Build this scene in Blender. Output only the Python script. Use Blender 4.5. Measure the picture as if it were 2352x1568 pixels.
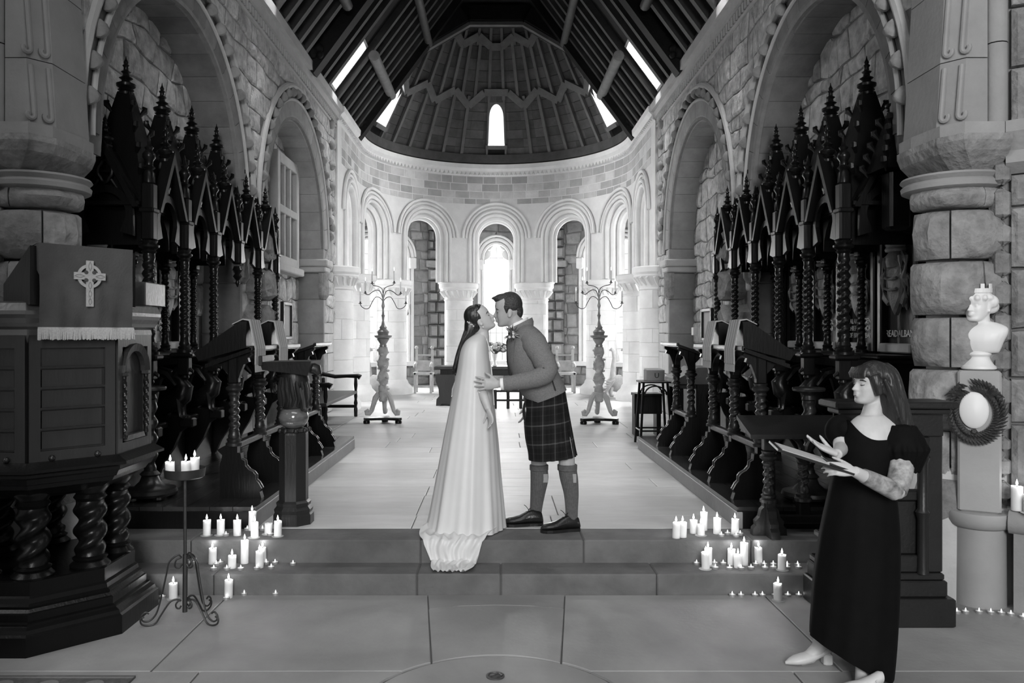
import bpy, bmesh, math, random
from mathutils import Vector, Matrix, Quaternion
R = random.Random(7)
sin, cos, pi, sqrt, atan2 = math.sin, math.cos, math.pi, math.sqrt, math.atan2
for o in list(bpy.data.objects): bpy.data.objects.remove(o)
SC = bpy.context.scene
COL = SC.collection
# ------------------------------------------------------------------ camera, world, light
CAMZ = 1.71; F = 1830.0; CX, CY = 1140.0, 765.0
cam_d = bpy.data.cameras.new('camera'); cam = bpy.data.objects.new('camera', cam_d); COL.objects.link(cam)
cam.location = (0, 0, CAMZ); cam.rotation_euler = (pi/2, 0, 0)
cam_d.sensor_width = 36; cam_d.lens = 36*F/2352
cam_d.shift_x = (1176-CX)/2352; cam_d.shift_y = (CY-784)/2352
cam_d.clip_end = 200; SC.camera = cam
SC.view_settings.view_transform = 'Standard'; SC.view_settings.look = 'None'
SC.view_settings.gamma = 1; SC.view_settings.use_curve_mapping = False
SC.view_settings.exposure = 0.0
try:
    SC.cycles.use_denoising = True
    SC.cycles.max_bounces = 8; SC.cycles.diffuse_bounces = 5; SC.cycles.glossy_bounces = 3; SC.cycles.transparent_max_bounces = 12
    SC.cycles.sample_clamp_indirect = 4.0
except Exception: pass
W = bpy.data.worlds.new('world'); SC.world = W; W.use_nodes = True
W.node_tree.nodes['Background'].inputs[0].default_value = (1, 1, 1, 1)
W.node_tree.nodes['Background'].inputs[1].default_value = 1.25
def area(name, loc, target, sx, sy, power, spread=pi):
    l = bpy.data.lights.new(name, 'AREA'); l.shape = 'RECTANGLE'; l.size = sx; l.size_y = sy; l.energy = power; l.spread = spread
    o = bpy.data.objects.new(name, l); COL.objects.link(o); o.location = loc
    d = Vector(target)-Vector(loc); o.rotation_euler = d.to_track_quat('-Z', 'Y').to_euler(); return o
AY, AR = 17.0, 3.05     # apse centre and arcade radius
def win_pt(deg, r, z): t = math.radians(deg); return (r*sin(t), AY+r*cos(t), z)
for dg in (0, -36, 36):
    area('window_daylight', win_pt(dg, 6.0, 2.9), win_pt(dg, 2.0, 1.6), 1.0 if dg == 0 else 1.9, 3.6, 520 if dg == 0 else 800)
for s in (-1, 1):
    area('side_window_daylight', (s*6.3, 15.6, 3.0), (0, 15.0, 1.6), 3.4, 3.4, 1150)
    if s < 0: area('transept_daylight', (s*6.2, 2.6, 4.6), (s*0.5, 4.9, 0.5), 2.0, 2.6, 70)
    area('roof_skylight', (s*2.95, 14.05, 7.1), (s*0.6, 14.0, 2.0), 0.5, 1.2, 650)
    area('roof_skylight', (s*2.95, 10.3, 7.1), (s*0.6, 10.3, 2.0), 0.5, 1.2, 650)
    area('roof_skylight', (s*3.5, 17.6, 7.2), (s*0.3, 16.5, 2.0), 0.5, 1.2, 420)
area('apse_roof_daylight', (0, 21.3, 8.2), (0, 16.0, 2.0), 0.8, 1.4, 520)
area('crossing_lantern_daylight', (0, 2.6, 7.8), (0, 4.2, 0.0), 5.0, 2.6, 150)
area('west_window_daylight', (0.6, -7.6, 4.6), (0, 6.0, 1.8), 3.2, 4.6, 1450)
# ------------------------------------------------------------------ helpers
def P(x, y, D): return Vector(((x-CX)/F*D, D, CAMZ-(y-CY)/F*D))
def PX(x, D): return (x-CX)/F*D
def PZ(y, D): return CAMZ-(y-CY)/F*D
MATS = {}
def mat(name, base=0.3, rough=0.7, var=0.15, scale=6.0, bump=0.15, bscale=None, objvar=0.0, spec=0.5, stretch=(1,1,1), metal=0.0,
        emit=None, sss=0.0, coat=0.0, detail=5.0, stain=0.0, stain_scale=0.7):
    m = bpy.data.materials.new(name); m.use_nodes = True; MATS[name] = m
    nt = m.node_tree; N = nt.nodes; L = nt.links; b = N['Principled BSDF']
    tc = N.new('ShaderNodeTexCoord'); mp = N.new('ShaderNodeMapping'); mp.inputs['Scale'].default_value = stretch
    L.new(tc.outputs['Object'], mp.inputs[0])
    n1 = N.new('ShaderNodeTexNoise'); n1.inputs['Scale'].default_value = scale; n1.inputs['Detail'].default_value = detail; n1.inputs['Roughness'].default_value = 0.6
    L.new(mp.outputs[0], n1.inputs['Vector'])
    r = N.new('ShaderNodeMapRange'); r.inputs[1].default_value = 0.25; r.inputs[2].default_value = 0.75
    r.inputs[3].default_value = 1-var; r.inputs[4].default_value = 1+var
    L.new(n1.outputs['Fac'], r.inputs[0]); last = r.outputs[0]
    def mul(a, bb):
        q = N.new('ShaderNodeMath'); q.operation = 'MULTIPLY'; L.new(a, q.inputs[0]); L.new(bb, q.inputs[1]); return q.outputs[0]
    if objvar:
        oi = N.new('ShaderNodeObjectInfo'); r2 = N.new('ShaderNodeMapRange'); r2.inputs[3].default_value = 1-objvar; r2.inputs[4].default_value = 1+objvar
        L.new(oi.outputs['Random'], r2.inputs[0]); last = mul(last, r2.outputs[0])
    if stain:
        n3 = N.new('ShaderNodeTexNoise'); n3.inputs['Scale'].default_value = stain_scale; n3.inputs['Detail'].default_value = 6; n3.inputs['Distortion'].default_value = 0.6
        L.new(tc.outputs['Object'], n3.inputs['Vector'])
        r3 = N.new('ShaderNodeMapRange'); r3.inputs[1].default_value = .35; r3.inputs[2].default_value = .65; r3.inputs[3].default_value = 1-stain; r3.inputs[4].default_value = 1+stain*.5
        L.new(n3.outputs['Fac'], r3.inputs[0]); last = mul(last, r3.outputs[0])
    k = N.new('ShaderNodeMath'); k.operation = 'MULTIPLY'; k.inputs[1].default_value = base; k.use_clamp = True; L.new(last, k.inputs[0])
    cc = N.new('ShaderNodeCombineColor'); [L.new(k.outputs[0], cc.inputs[i]) for i in range(3)]
    L.new(cc.outputs[0], b.inputs['Base Color'])
    b.inputs['Roughness'].default_value = rough; b.inputs['Metallic'].default_value = metal
    b.inputs['Specular IOR Level'].default_value = spec
    if coat: b.inputs['Coat Weight'].default_value = coat; b.inputs['Coat Roughness'].default_value = .15
    if sss:
        b.inputs['Subsurface Weight'].default_value = sss; b.inputs['Subsurface Radius'].default_value = (.04, .04, .04); b.inputs['Subsurface Scale'].default_value = 1.0
    if bump:
        n2 = N.new('ShaderNodeTexNoise'); n2.inputs['Scale'].default_value = bscale or scale*4; n2.inputs['Detail'].default_value = 6
        L.new(mp.outputs[0], n2.inputs['Vector'])
        bp = N.new('ShaderNodeBump'); bp.inputs['Strength'].default_value = bump; bp.inputs['Distance'].default_value = .02
        L.new(n2.outputs['Fac'], bp.inputs['Height']); L.new(bp.outputs[0], b.inputs['Normal'])
    if emit: b.inputs['Emission Color'].default_value = (1,1,1,1); b.inputs['Emission Strength'].default_value = emit
    return m
mat('mortar', .2, .95, .2, 8, .3)
mat('stone_rubble', .43, .9, .45, 9, 1.0, 22, .2, .1)
mat('stone_rock', .22, .9, .4, 9, 1.0, 18, .15, .1)
mat('stone_dress', .46, .85, .12, 4, .2, 30, .08, .25)
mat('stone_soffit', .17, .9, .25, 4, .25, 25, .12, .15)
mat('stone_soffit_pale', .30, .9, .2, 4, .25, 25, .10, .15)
mat('stone_flower', .24, .9, .25, 9, .3, 25, .1, .15)
mat('stone_respond', .27, .85, .12, 4, .2, 30, .08, .2)
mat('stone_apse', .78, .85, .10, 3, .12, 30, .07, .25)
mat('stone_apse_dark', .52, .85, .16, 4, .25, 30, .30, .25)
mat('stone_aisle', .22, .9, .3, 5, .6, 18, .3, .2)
mat('floor_nave', .29, .55, .10, 3, .08, 30, .08, .45, stain=.22, stain_scale=1.1)
mat('floor_chancel', .50, .50, .10, 3, .06, 40, .08, .5, stain=.12, stretch=(1,3,1))
mat('floor_joint', .10, .9, .1, 10, .1)
mat('step_stone', .13, .8, .18, 5, .25, 25, .10, .3, stain=.25, stain_scale=2.)
mat('wood_dark', .006, .28, .3, 5, .08, 60, .15, .22, (1,1,.15))
mat('wood_black', .005, .3, .3, 5, .08, 60, .15, .22, (1,1,.15))
mat('wood_lectern', .014, .4, .25, 6, .15, 50, 0, .4, (1,1,.2))
mat('wood_desk', .013, .35, .25, 6, .1, 50, .1, .45)
mat('wood_panel', .022, .33, .3, 5, .08, 50, .05, .4, (1,1,.2))
mat('wood_dais', .025, .22, .45, 6, .1, 30, .25, .5, (1,.3,1))
mat('dais_side', .22, .5, .15, 5, .1, 30)
mat('wood_roof', .012, .6, .35, 5, .2, 40, .25, .15)
mat('wood_rafter', .055, .6, .25, 6, .2, 40, .2, .3)
mat('wood_board', .07, .65, .35, 4, .2, 40, .3, .3)
mat('wood_rib', .12, .6, .2, 6, .2, 40, .1, .3)
mat('wood_pole', .17, .6, .25, 6, .2, 40, .1, .3)
mat('wood_pale', .42, .5, .25, 8, .2, 40, .1, .4)
mat('wood_sheen', .05, .25, .2, 8, .05, 40, 0, .9)
mat('globe_wood', .10, .12, .8, 3, .0, 40, 0, .6, (1,1,9), coat=.6)
mat('box_grey', .3, .7, .05, 10, 0)
mat('wood_stall', .012, .4, .25, 6, .1, 50, .08, .4)
mat('glass_vase', .75, .1, .02, 10, 0)
mat('relief_pale', .36, .5, .3, 14, .3, 50, .15, .4)
mat('relief_mid', .17, .5, .35, 14, .3, 50, .3, .4)
mat('panel_back', .018, .5, .2, 8, .1)
mat('gilt', .6, .5, .2, 20, .05)
mat('sill_pale', .30, .5, .15, 8, .05)
mat('iron', .02, .4, .2, 10, .1, 40)
mat('silver', .30, .3, .2, 20, .05, metal=.4)
mat('wax', .72, .5, .03, 10, 0, sss=.8)
mat('tin', .5, .35, .1, 20, 0, metal=.7)
mat('skin', .46, .5, .06, 20, .04, 150, sss=.0)
mat('skin_man', .38, .5, .08, 20, .05, 150)
mat('hair', .012, .35, .4, 30, .4, 60, 0, .5, (1,1,.1))
mat('hair_man', .03, .45, .4, 60, .5, 90)
mat('hair_brown', .016, .4, .4, 30, .4, 60, 0, .5, (1,1,.1))
mat('silk', .62, .42, .03, 6, .02, 40, spec=.4)
mat('dress', .78, .6, .03, 6, .02, 40, spec=.3)
mat('tweed', .17, .9, .25, 120, .3, 160, spec=.2)
mat('tweed_dark', .04, .9, .25, 120, .3, 160, spec=.2)
mat('shirt', .8, .7, .02, 10, 0)
mat('sock', .10, .9, .2, 60, .3, 90, spec=.2)
mat('sock_flash', .3, .9, .1, 60, .2)
mat('leather', .012, .3, .3, 30, .1, 80)
mat('velvet', .0035, .8, .2, 20, 0, spec=.1)
mat('shoe_pale', .5, .45, .06, 20, .05)
mat('marble', .70, .5, .05, 5, .03)
mat('plinth', .32, .7, .08, 4, .06, 40, stain=.12)
mat('carved_dark', .035, .6, .35, 25, .4, 50)
mat('paper', .45, .7, .05, 10, 0)
mat('folder', .012, .4, .2, 10, 0)
mat('antep_cloth', .06, .9, .15, 5, .2, 90, spec=.1, stain=.2, stain_scale=3)
mat('fringe', .34, .8, .2, 120, .3)
mat('embroid', .28, .7, .15, 60, .2)
mat('embroid_dark', .16, .7, .15, 60, .2)
mat('book_white', .72, .6, .04, 8, .03)
mat('flower', .45, .7, .3, 40, .2, objvar=.4)
mat('leaf', .10, .6, .3, 40, .2, objvar=.4)
mat('brow', .03, .6, .2, 30, 0)
mat('lip', .25, .5, .1, 30, 0)
mat('tattoo', .16, .6, .2, 30, 0)
mat('skin_tattoo', .26, .55, .75, 22, .02, 60, detail=3.0)
mat('carpet', .07, .95, .4, 25, .3, 60)
mat('bronze', .12, .35, .3, 20, .1, metal=.6)
def flame_mat():
    m = bpy.data.materials.new('flame'); m.use_nodes = True; MATS['flame'] = m
    b = m.node_tree.nodes['Principled BSDF']; b.inputs['Base Color'].default_value = (0,0,0,1)
    b.inputs['Emission Color'].default_value = (1,1,1,1); b.inputs['Emission Strength'].default_value = 6
flame_mat()
def tartan_mat():
    m = bpy.data.materials.new('tartan'); m.use_nodes = True; MATS['tartan'] = m; nt = m.node_tree; N = nt.nodes; L = nt.links; b = N['Principled BSDF']
    tc = N.new('ShaderNodeTexCoord'); sx = N.new('ShaderNodeSeparateXYZ'); L.new(tc.outputs['Object'], sx.inputs[0])
    def M(op, a, b_=None, c=None):
        q = N.new('ShaderNodeMath'); q.operation = op
        for i, v in enumerate((a, b_, c)):
            if v is None: continue
            if isinstance(v, (int, float)): q.inputs[i].default_value = v
            else: L.new(v, q.inputs[i])
        return q.outputs[0]
    ang = M('ARCTAN2', M('SUBTRACT', sx.outputs[1], 5.85), M('SUBTRACT', sx.outputs[0], .40))
    u = M('MULTIPLY', ang, 2.35); v = M('MULTIPLY', M('ADD', sx.outputs[2], M('MULTIPLY', sx.outputs[0], -.12)), 7.4)
    def lines(w):
        f = M('FRACT', w); line = M('LESS_THAN', M('ABSOLUTE', M('SUBTRACT', f, .5)), .035); band = M('LESS_THAN', M('ABSOLUTE', M('SUBTRACT', f, .5)), .22)
        thin = M('LESS_THAN', M('ABSOLUTE', M('SUBTRACT', f, .02)), .02)
        return M('ADD', M('ADD', M('MULTIPLY', line, .04), M('MULTIPLY', band, .004)), M('MULTIPLY', thin, .008))
    tot = M('ADD', M('ADD', lines(u), lines(v)), .006)
    cc = N.new('ShaderNodeCombineColor'); [L.new(tot, cc.inputs[i]) for i in range(3)]; L.new(cc.outputs[0], b.inputs['Base Color']); b.inputs['Roughness'].default_value = .9; b.inputs['Specular IOR Level'].default_value = .2
tartan_mat()
def glass_mat():
    m = bpy.data.materials.new('glass'); m.use_nodes = True; MATS['glass'] = m; nt = m.node_tree; N = nt.nodes; L = nt.links
    N.remove(N['Principled BSDF']); out = N['Material Output']
    t = N.new('ShaderNodeBsdfTransparent'); t.inputs[0].default_value = (.94,.94,.94,1); g = N.new('ShaderNodeBsdfGlossy'); g.inputs['Roughness'].default_value = .1
    mx = N.new('ShaderNodeMixShader'); mx.inputs[0].default_value = .05; L.new(t.outputs[0], mx.inputs[1]); L.new(g.outputs[0], mx.inputs[2]); L.new(mx.outputs[0], out.inputs[0])
glass_mat()

class MB:
    def __init__(s): s.v = []; s.f = []
    def add(s, vs, fs):
        n = len(s.v); s.v += [tuple(v) for v in vs]; s.f += [tuple(i+n for i in f) for f in fs]; return s
    def box(s, x0, x1, y0, y1, z0, z1, M=None):
        vs = [Vector((x, y, z)) for z in (z0, z1) for x, y in ((x0,y0),(x1,y0),(x1,y1),(x0,y1))]
        if M: vs = [M @ v for v in vs]
        return s.add(vs, [(3,2,1,0),(4,5,6,7),(0,1,5,4),(1,2,6,5),(2,3,7,6),(3,0,4,7)])
    def cbox(s, x0, x1, y0, y1, z0, z1, c, M=None):          # chamfered in plan and top
        ring = lambda e, z: [Vector(q+(z,)) for q in ((x0+e+c,y0+e),(x1-e-c,y0+e),(x1-e,y0+e+c),(x1-e,y1-e-c),(x1-e-c,y1-e),(x0+e+c,y1-e),(x0+e,y1-e-c),(x0+e,y0+e+c))]
        return s.rings([[M @ v for v in r] if M else r for r in (ring(c,z0), ring(0,z0+c), ring(0,z1-c), ring(c,z1))], caps=True)
    def rings(s, rs, caps=True, closed=True):
        n = len(rs[0]); b = len(s.v); s.v += [tuple(p) for r in rs for p in r]
        for i in range(len(rs)-1):
            for j in range(n if closed else n-1):
                k = (j+1) % n; s.f.append((b+i*n+j, b+i*n+k, b+(i+1)*n+k, b+(i+1)*n+j))
        if caps: s.f.append(tuple(b+j for j in range(n))[::-1]); s.f.append(tuple(b+(len(rs)-1)*n+j for j in range(n)))
        return s
    def lathe(s, prof, c=(0,0,0), n=16, M=None, a0=0.0, sq=None):
        c = Vector(c); rs = []
        for r, z in prof:
            ring = [Vector((r*cos(a0+2*pi*i/n), r*sin(a0+2*pi*i/n), z)) for i in range(n)]
            rs.append([(M @ p if M else p)+c for p in ring])
        return s.rings(rs)
    def twist(s, r, amp, z0, z1, turns, lobes=2, c=(0,0,0), n=14, segs=None, sgn=1):
        segs = segs or max(8, int(turns*10)); rs = []
        for i in range(segs+1):
            t = i/segs; z = z0+(z1-z0)*t; e = min(1, 6*t, 6*(1-t)); ring = []
            for j in range(n):
                a = 2*pi*j/n; q = cos(lobes*a - sgn*2*pi*turns*t)
                rr = r + e*amp*q; ring.append((c[0]+rr*cos(a), c[1]+rr*sin(a), c[2]+z))
            rs.append(ring)
        return s.rings(rs)
    def tube(s, pts, rad, n=8, caps=True, flat=None):
        pts = [Vector(p) for p in pts]; m = len(pts); rads = rad if isinstance(rad, (list, tuple)) else [rad]*m
        up = Vector((0,0,1)); rs = []; u = None
        for i, p in enumerate(pts):
            t = (pts[min(i+1,m-1)]-pts[max(i-1,0)]); t = t.normalized() if t.length else Vector((0,0,1))
            if u is None:
                u = t.cross(up if abs(t.dot(up)) < .95 else Vector((1,0,0))).normalized()
            else:
                u = (u - t*u.dot(t)).normalized()
            w = t.cross(u); fl = flat or 1
            rs.append([p + u*rads[i]*cos(2*pi*j/n) + w*rads[i]*fl*sin(2*pi*j/n) for j in range(n)])
        return s.rings(rs, caps)
    def prism(s, poly, M, d):                                  # poly in (u,v), M maps (u,v,w), thickness 0..d along w
        a = [M(u, v, 0) for u, v in poly]; b = [M(u, v, d) for u, v in poly]; n = len(poly)
        return s.add(a+b, [tuple(range(n))[::-1], tuple(range(n, 2*n))]+[(i,(i+1)%n,n+(i+1)%n,n+i) for i in range(n)])
    def ball(s, c, r, n=10, m=6, sc=(1,1,1), M=None):
        rs = []
        for i in range(m+1):
            a = -pi/2+pi*i/m; rr = max(.02, cos(a))
            ring = [Vector((r*sc[0]*rr*cos(2*pi*j/n), r*sc[1]*rr*sin(2*pi*j/n), r*sc[2]*sin(a))) for j in range(n)]
            rs.append([(M @ p if M else p)+Vector(c) for p in ring])
        return s.rings(rs)
    def mirror(s, sx):
        if sx < 0: s.v = [(-x, y, z) for x, y, z in s.v]; s.f = [f[::-1] for f in s.f]
        return s
    def mesh(s, name, m, smooth=False):
        me = bpy.data.meshes.new(name); me.from_pydata(s.v, [], s.f)
        bm = bmesh.new(); bm.from_mesh(me); bmesh.ops.recalc_face_normals(bm, faces=bm.faces); bm.to_mesh(me); bm.free()
        if smooth:
            me.shade_smooth() if hasattr(me, 'shade_smooth') else None
            if smooth != 'all':
                try: me.set_sharp_from_angle(angle=math.radians(smooth if smooth is not True else 40))
                except Exception: pass
        me.materials.append(MATS[m]); return me
    def build(s, name, m, parent=None, smooth=False, sx=1, **kw):
        s.mirror(sx); return link(name, s.mesh(name, m, smooth), parent, **kw)
def tag(o, label=None, cat=None, group=None, kind=None):
    if label: o['label'] = label
    if cat: o['category'] = cat
    if group: o['group'] = group
    if kind: o['kind'] = kind
    return o
def link(name, me, parent=None, loc=None, **kw):
    o = bpy.data.objects.new(name, me); COL.objects.link(o)
    if parent is not None:
        o.parent = parent; o.matrix_parent_inverse = Matrix.Translation(-world_loc(parent))
    if loc is not None: o.location = loc
    return tag(o, **kw)
BASE = {}
def world_loc(o):
    return BASE.get(o.name, Vector((0,0,0)))
def thing(name, loc, label, cat, group=None, kind=None):
    o = bpy.data.objects.new(name, None); COL.objects.link(o); o.location = loc; BASE[o.name] = Vector(loc); o.empty_display_size = .1
    return tag(o, label, cat, group, kind)
def copy_thing(root, loc, label, group=None, rotz=None):
    r = root.copy(); COL.objects.link(r); r.location = loc; r['label'] = label; BASE[r.name] = Vector(loc)
    if group: r['group'] = group
    if rotz is not None: r.rotation_euler.z = rotz
    def rec(src, dst):
        for ch in src.children:
            c = ch.copy(); COL.objects.link(c); c.parent = dst; rec(ch, c)
    rec(root, r); return r
def interp(secs, sub=3):
    out = []
    for i in range(len(secs)-1):
        a, b = secs[max(0, i-1)], secs[i]; c, d = secs[i+1], secs[min(len(secs)-1, i+2)]; L = min(len(a), len(b), len(c), len(d))
        for k in range(sub):
            t = k/sub; out.append(tuple(.5*((2*b[j])+(-a[j]+c[j])*t+(2*a[j]-5*b[j]+4*c[j]-d[j])*t*t+(-a[j]+3*b[j]-3*c[j]+d[j])*t**3) for j in range(L)))
    out.append(secs[-1]); return out
ORD = ['first','second','third','fourth','fifth','sixth','seventh','eighth','ninth','tenth','eleventh','twelfth','thirteenth','fourteenth','fifteenth','sixteenth','seventeenth','eighteenth','nineteenth','twentieth']
def stones(parent, M, u0, u1, v0, v1, rh, sw, jit, depth, m, keep=None, clip=None, name='stone', gap=.012, limit=300, cnt=[0], rough=.5, rng=None):
    """coursed or rubble stones, each an object of its own; M(u,v,w) -> xyz"""
    rng = rng or R; rows = [v0]
    while rows[-1] < v1-rh*.4: rows.append(min(v1, rows[-1]+rh*rng.uniform(1-rough*.5, 1+rough*.5)))
    rows[-1] = v1; ph = [rng.uniform(0, 6) for _ in rows]; n = 0
    wob = lambda i, u: rows[i] + (0 if i in (0, len(rows)-1) else jit*(.6*sin(u*4.1+ph[i])+.4*sin(u*9.7+2*ph[i])))
    for i in range(len(rows)-1):
        us = [u0 - rng.uniform(0, sw*.5)]
        while us[-1] < u1: us.append(us[-1]+sw*rng.uniform(1-rough*.7, 1+rough*.7))
        us[0] = u0; us[-1] = u1
        if len(us) > 2 and us[-1]-us[-2] < sw*.3: us.pop(-2)
        lean = [0 if k in (0, len(us)-1) else rng.uniform(-jit, jit) for k in range(len(us))]
        for k in range(len(us)-1):
            a, b = us[k], us[k+1]; h = (rows[i]+rows[i+1])/2
            if b-a < .03: continue
            if keep and not keep((a+b)/2, h): continue
            if n >= limit: return n
            la, lb = lean[k], lean[k+1]; md = (a+b)/2
            out = [(a-la, wob(i,a)), (md, wob(i,md)), (b-lb, wob(i,b)), (b+lb, wob(i+1,b)), (md, wob(i+1,md)), (a+la, wob(i+1,a))]
            if clip: out = [clip(*q) for q in out]
            cx = sum(q[0] for q in out)/6; cy = sum(q[1] for q in out)/6
            def ins(g):
                res = []
                for x, y in out:
                    dx, dy = x-cx, y-cy; res.append((cx+dx-math.copysign(min(abs(dx)*.6, g), dx) if abs(dx) > 1e-6 else x, cy+dy-math.copysign(min(abs(dy)*.6, g), dy)))
                return res
            d = depth*rng.uniform(.6, 1.15); bev = min(.05, depth*.8)
            r0 = [M(x, y, -.01) for x, y in ins(gap*.5)]; r1 = [M(x, y, d*.55) for x, y in ins(gap*.5+bev*.15)]
            r2 = [M(x, y, d*rng.uniform(.85, 1.1)) for x, y in ins(gap*.5+bev)]
            mb = MB().rings([r0, r1, r2], caps=False); b0 = len(mb.v)
            mb.v.append(tuple(M(cx+rng.uniform(-.1,.1)*(b-a), cy, d*rng.uniform(1.0, 1.0+.4*rough))))
            for j in range(6): mb.f.append((b0-6+j, b0-6+(j+1) % 6, b0))
            mb.build(name, m, parent); n += 1
    return n
# ------------------------------------------------------------------ lettering (made first, while the scene is still small)
TXT = {1: ["BREADALBANE", "ALAN J. OGEN\nCHIEF ARCHORE\nOF BREDALBAN", "A. McNAL\nOF BARR", "COLIN E\nCHASTE\nPENVER", "MICHAEL\nOF FAR\nELIN"],
       -1: ["E. CORR\nSTIRLE\nSVNDR", "W. ACN\nSTRAN\nMUIR", "IAN GOR\nGLENOR\nETIVE", "", ""]}

TEXTS = {}
def make_text(txt, size=1.0):
    cu = bpy.data.curves.new('lettering', 'FONT'); cu.body = txt; cu.size = 1; cu.extrude = .03; cu.align_x = 'CENTER'; cu.resolution_u = 2
    o = bpy.data.objects.new('lettering', cu); COL.objects.link(o); dg = bpy.context.evaluated_depsgraph_get()
    me = bpy.data.meshes.new_from_object(o.evaluated_get(dg)); bpy.data.objects.remove(o); bpy.data.curves.remove(cu); TEXTS[txt] = me
for t in sum(TXT.values(), [])+['U', 'AVE']:
    for ln in t.split('\n'):
        if ln and ln not in TEXTS: make_text(ln)
def text_mesh(txt, size, M, name='lettering', m='gilt', parent=None):
    me = TEXTS[txt].copy(); me.transform(M @ Matrix.Diagonal((size, size, size, 1))); me.materials.clear(); me.materials.append(MATS[m]); return link(name, me, parent, kind='stuff')
# ------------------------------------------------------------------ floors and steps
ZC, ZT, ZD = .29, .135, .445        # chancel floor, lower step, dais
YS1, YS2, YJ = 5.21, 5.47, 5.80     # lower riser, upper riser, joint line at the dais front
fl = MB().box(-9, 9, -8.2, YS1+.3, -.3, -.012).build('floor_nave', 'floor_joint', label='grey flagstone floor of the nave', cat='floor', kind='structure')
def slab(poly, z, m, parent, t=.05, name='flagstone', g=.004):
    cx = sum(p[0] for p in poly)/len(poly); cy = sum(p[1] for p in poly)/len(poly)
    def sh(e): 
        o = []
        for x, y in poly:
            d = Vector((cx-x, cy-y)); L = d.length; o.append((x+d.x/L*e*1.4, y+d.y/L*e*1.4))
        return o
    MB().rings([[(x, y, z-t) for x, y in sh(g)], [(x, y, z-.003) for x, y in sh(g)], [(x, y, z) for x, y in sh(g+.004)]]).build(name, m, parent)
CCY, CR = 3.58, .655                 # round slab
def arcpts(r, a0, a1, n=16): return [(r*sin(a0+(a1-a0)*i/n), CCY+r*cos(a0+(a1-a0)*i/n)) for i in range(n+1)]
slab(arcpts(CR-.012, -pi, pi*.97, 60), 0, 'floor_nave', fl, g=.002)
A1 = .54; x1 = CR*sin(A1); y1 = CCY+CR*cos(A1); TX = .45; a2 = .81
TM = x1+(TX-x1)*(4.95-y1)/(YS1-y1)
slab([(-TM, 4.95), (-.25, 5.0), (0, 5.015), (.25, 5.0), (TM, 4.95)]+arcpts(CR, A1, -A1), 0, 'floor_nave', fl)
slab([(-TX, YS1), (TX, YS1), (TM, 4.95), (.25, 5.0), (0, 5.015), (-.25, 5.0), (-TM, 4.95)], 0, 'floor_nave', fl)
for s in (-1, 1):
    yb = CCY+CR*cos(a2); xb = s*CR*sin(a2)
    out = 2.0*s if s > 0 else -2.6
    slab([(s*TX, YS1), (s*1.75, YS1), (s*1.75, yb), (xb, yb)]+([(p[0]*s, p[1]) for p in arcpts(CR, a2, A1, 8)][1:]), 0, 'floor_nave', fl)
    slab([(s*1.75, YS1), (s*3.4, YS1), (s*3.4, yb), (s*1.75, yb)], 0, 'floor_nave', fl)
    slab([(s*3.4, YS1+.25), (s*6, YS1+.25), (s*6, yb), (s*3.4, yb)], 0, 'floor_nave', fl)
    slab([(xb, yb), (s*1.5, yb), (s*1.5, 3.2), (s*.78, 3.2)]+[(p[0]*s, p[1]) for p in arcpts(CR+.005, 2.1, a2, 8)][:-1], 0, 'floor_nave', fl)
    slab([(s*1.5, yb), (s*2.9, yb), (s*2.9, 3.2), (s*1.5, 3.2)], 0, 'floor_nave', fl)
    slab([(s*2.9, yb), (s*6, yb), (s*6, 3.2), (s*2.9, 3.2)], 0, 'floor_nave', fl)
    for k in range(4): slab([(s*1.4*k, 3.2), (s*1.4*(k+1), 3.2), (s*1.4*(k+1), 1.4), (s*1.4*k, 1.4)], 0, 'floor_nave', fl)
# steps, each of long kerb stones
def step(name, y0, y1, z0, z1, xs, label):
    st = MB().box(-3.6, 3.6, y0+.02, y1, z0-.05, z1-.01).build(name, 'floor_joint', label=label, cat='step', kind='structure')
    for a, b in zip(xs[:-1], xs[1:]):
        MB().cbox(a+.002, b-.002, y0+R.uniform(-.004, .004), y1, z0-.02, z1, .008).build('kerb_stone', 'step_stone', st)
step('step_1', YS1, YS2+.01, 0, ZT, [-3.6, -1.85, -.52, .03, 1.05, 2.15, 3.6], 'lower sandstone step up to the chancel')
step('step_2', YS2, YJ, 0, ZC, [-3.6, -2.1, -.52, .60, 1.75, 3.6], 'upper sandstone step at the edge of the chancel floor')
fc = MB().box(-3.6, 3.6, YJ, 22.4, -.1, ZC-.012).build('floor_chancel', 'floor_joint', label='pale polished slab floor of the chancel', cat='floor', kind='structure')
rows = [YJ]
while rows[-1] < 22: rows.append(rows[-1]+R.choice((.42, .5, .62, .75)))
for i in range(len(rows)-1):
    a, b = rows[i], rows[i+1]
    xs = [-1.76]; big = R.choice((1.1, 1.5, .9))
    if b > 9.9: xs = [-3.6, -2.4]
    while xs[-1] < (1.7 if b < 9.9 else 3.5): xs.append(xs[-1]+big*R.uniform(.8, 1.2))
    xs[-1] = 1.76 if b < 9.9 else 3.6
    if b < 9.9 and i % 2 == 0: xs = [-1.76, -.62, .42, 1.76]
    for p, q in zip(xs[:-1], xs[1:]): slab([(p, a), (q, a), (q, b), (p, b)], ZC, 'floor_chancel', fc, g=.003)
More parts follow.
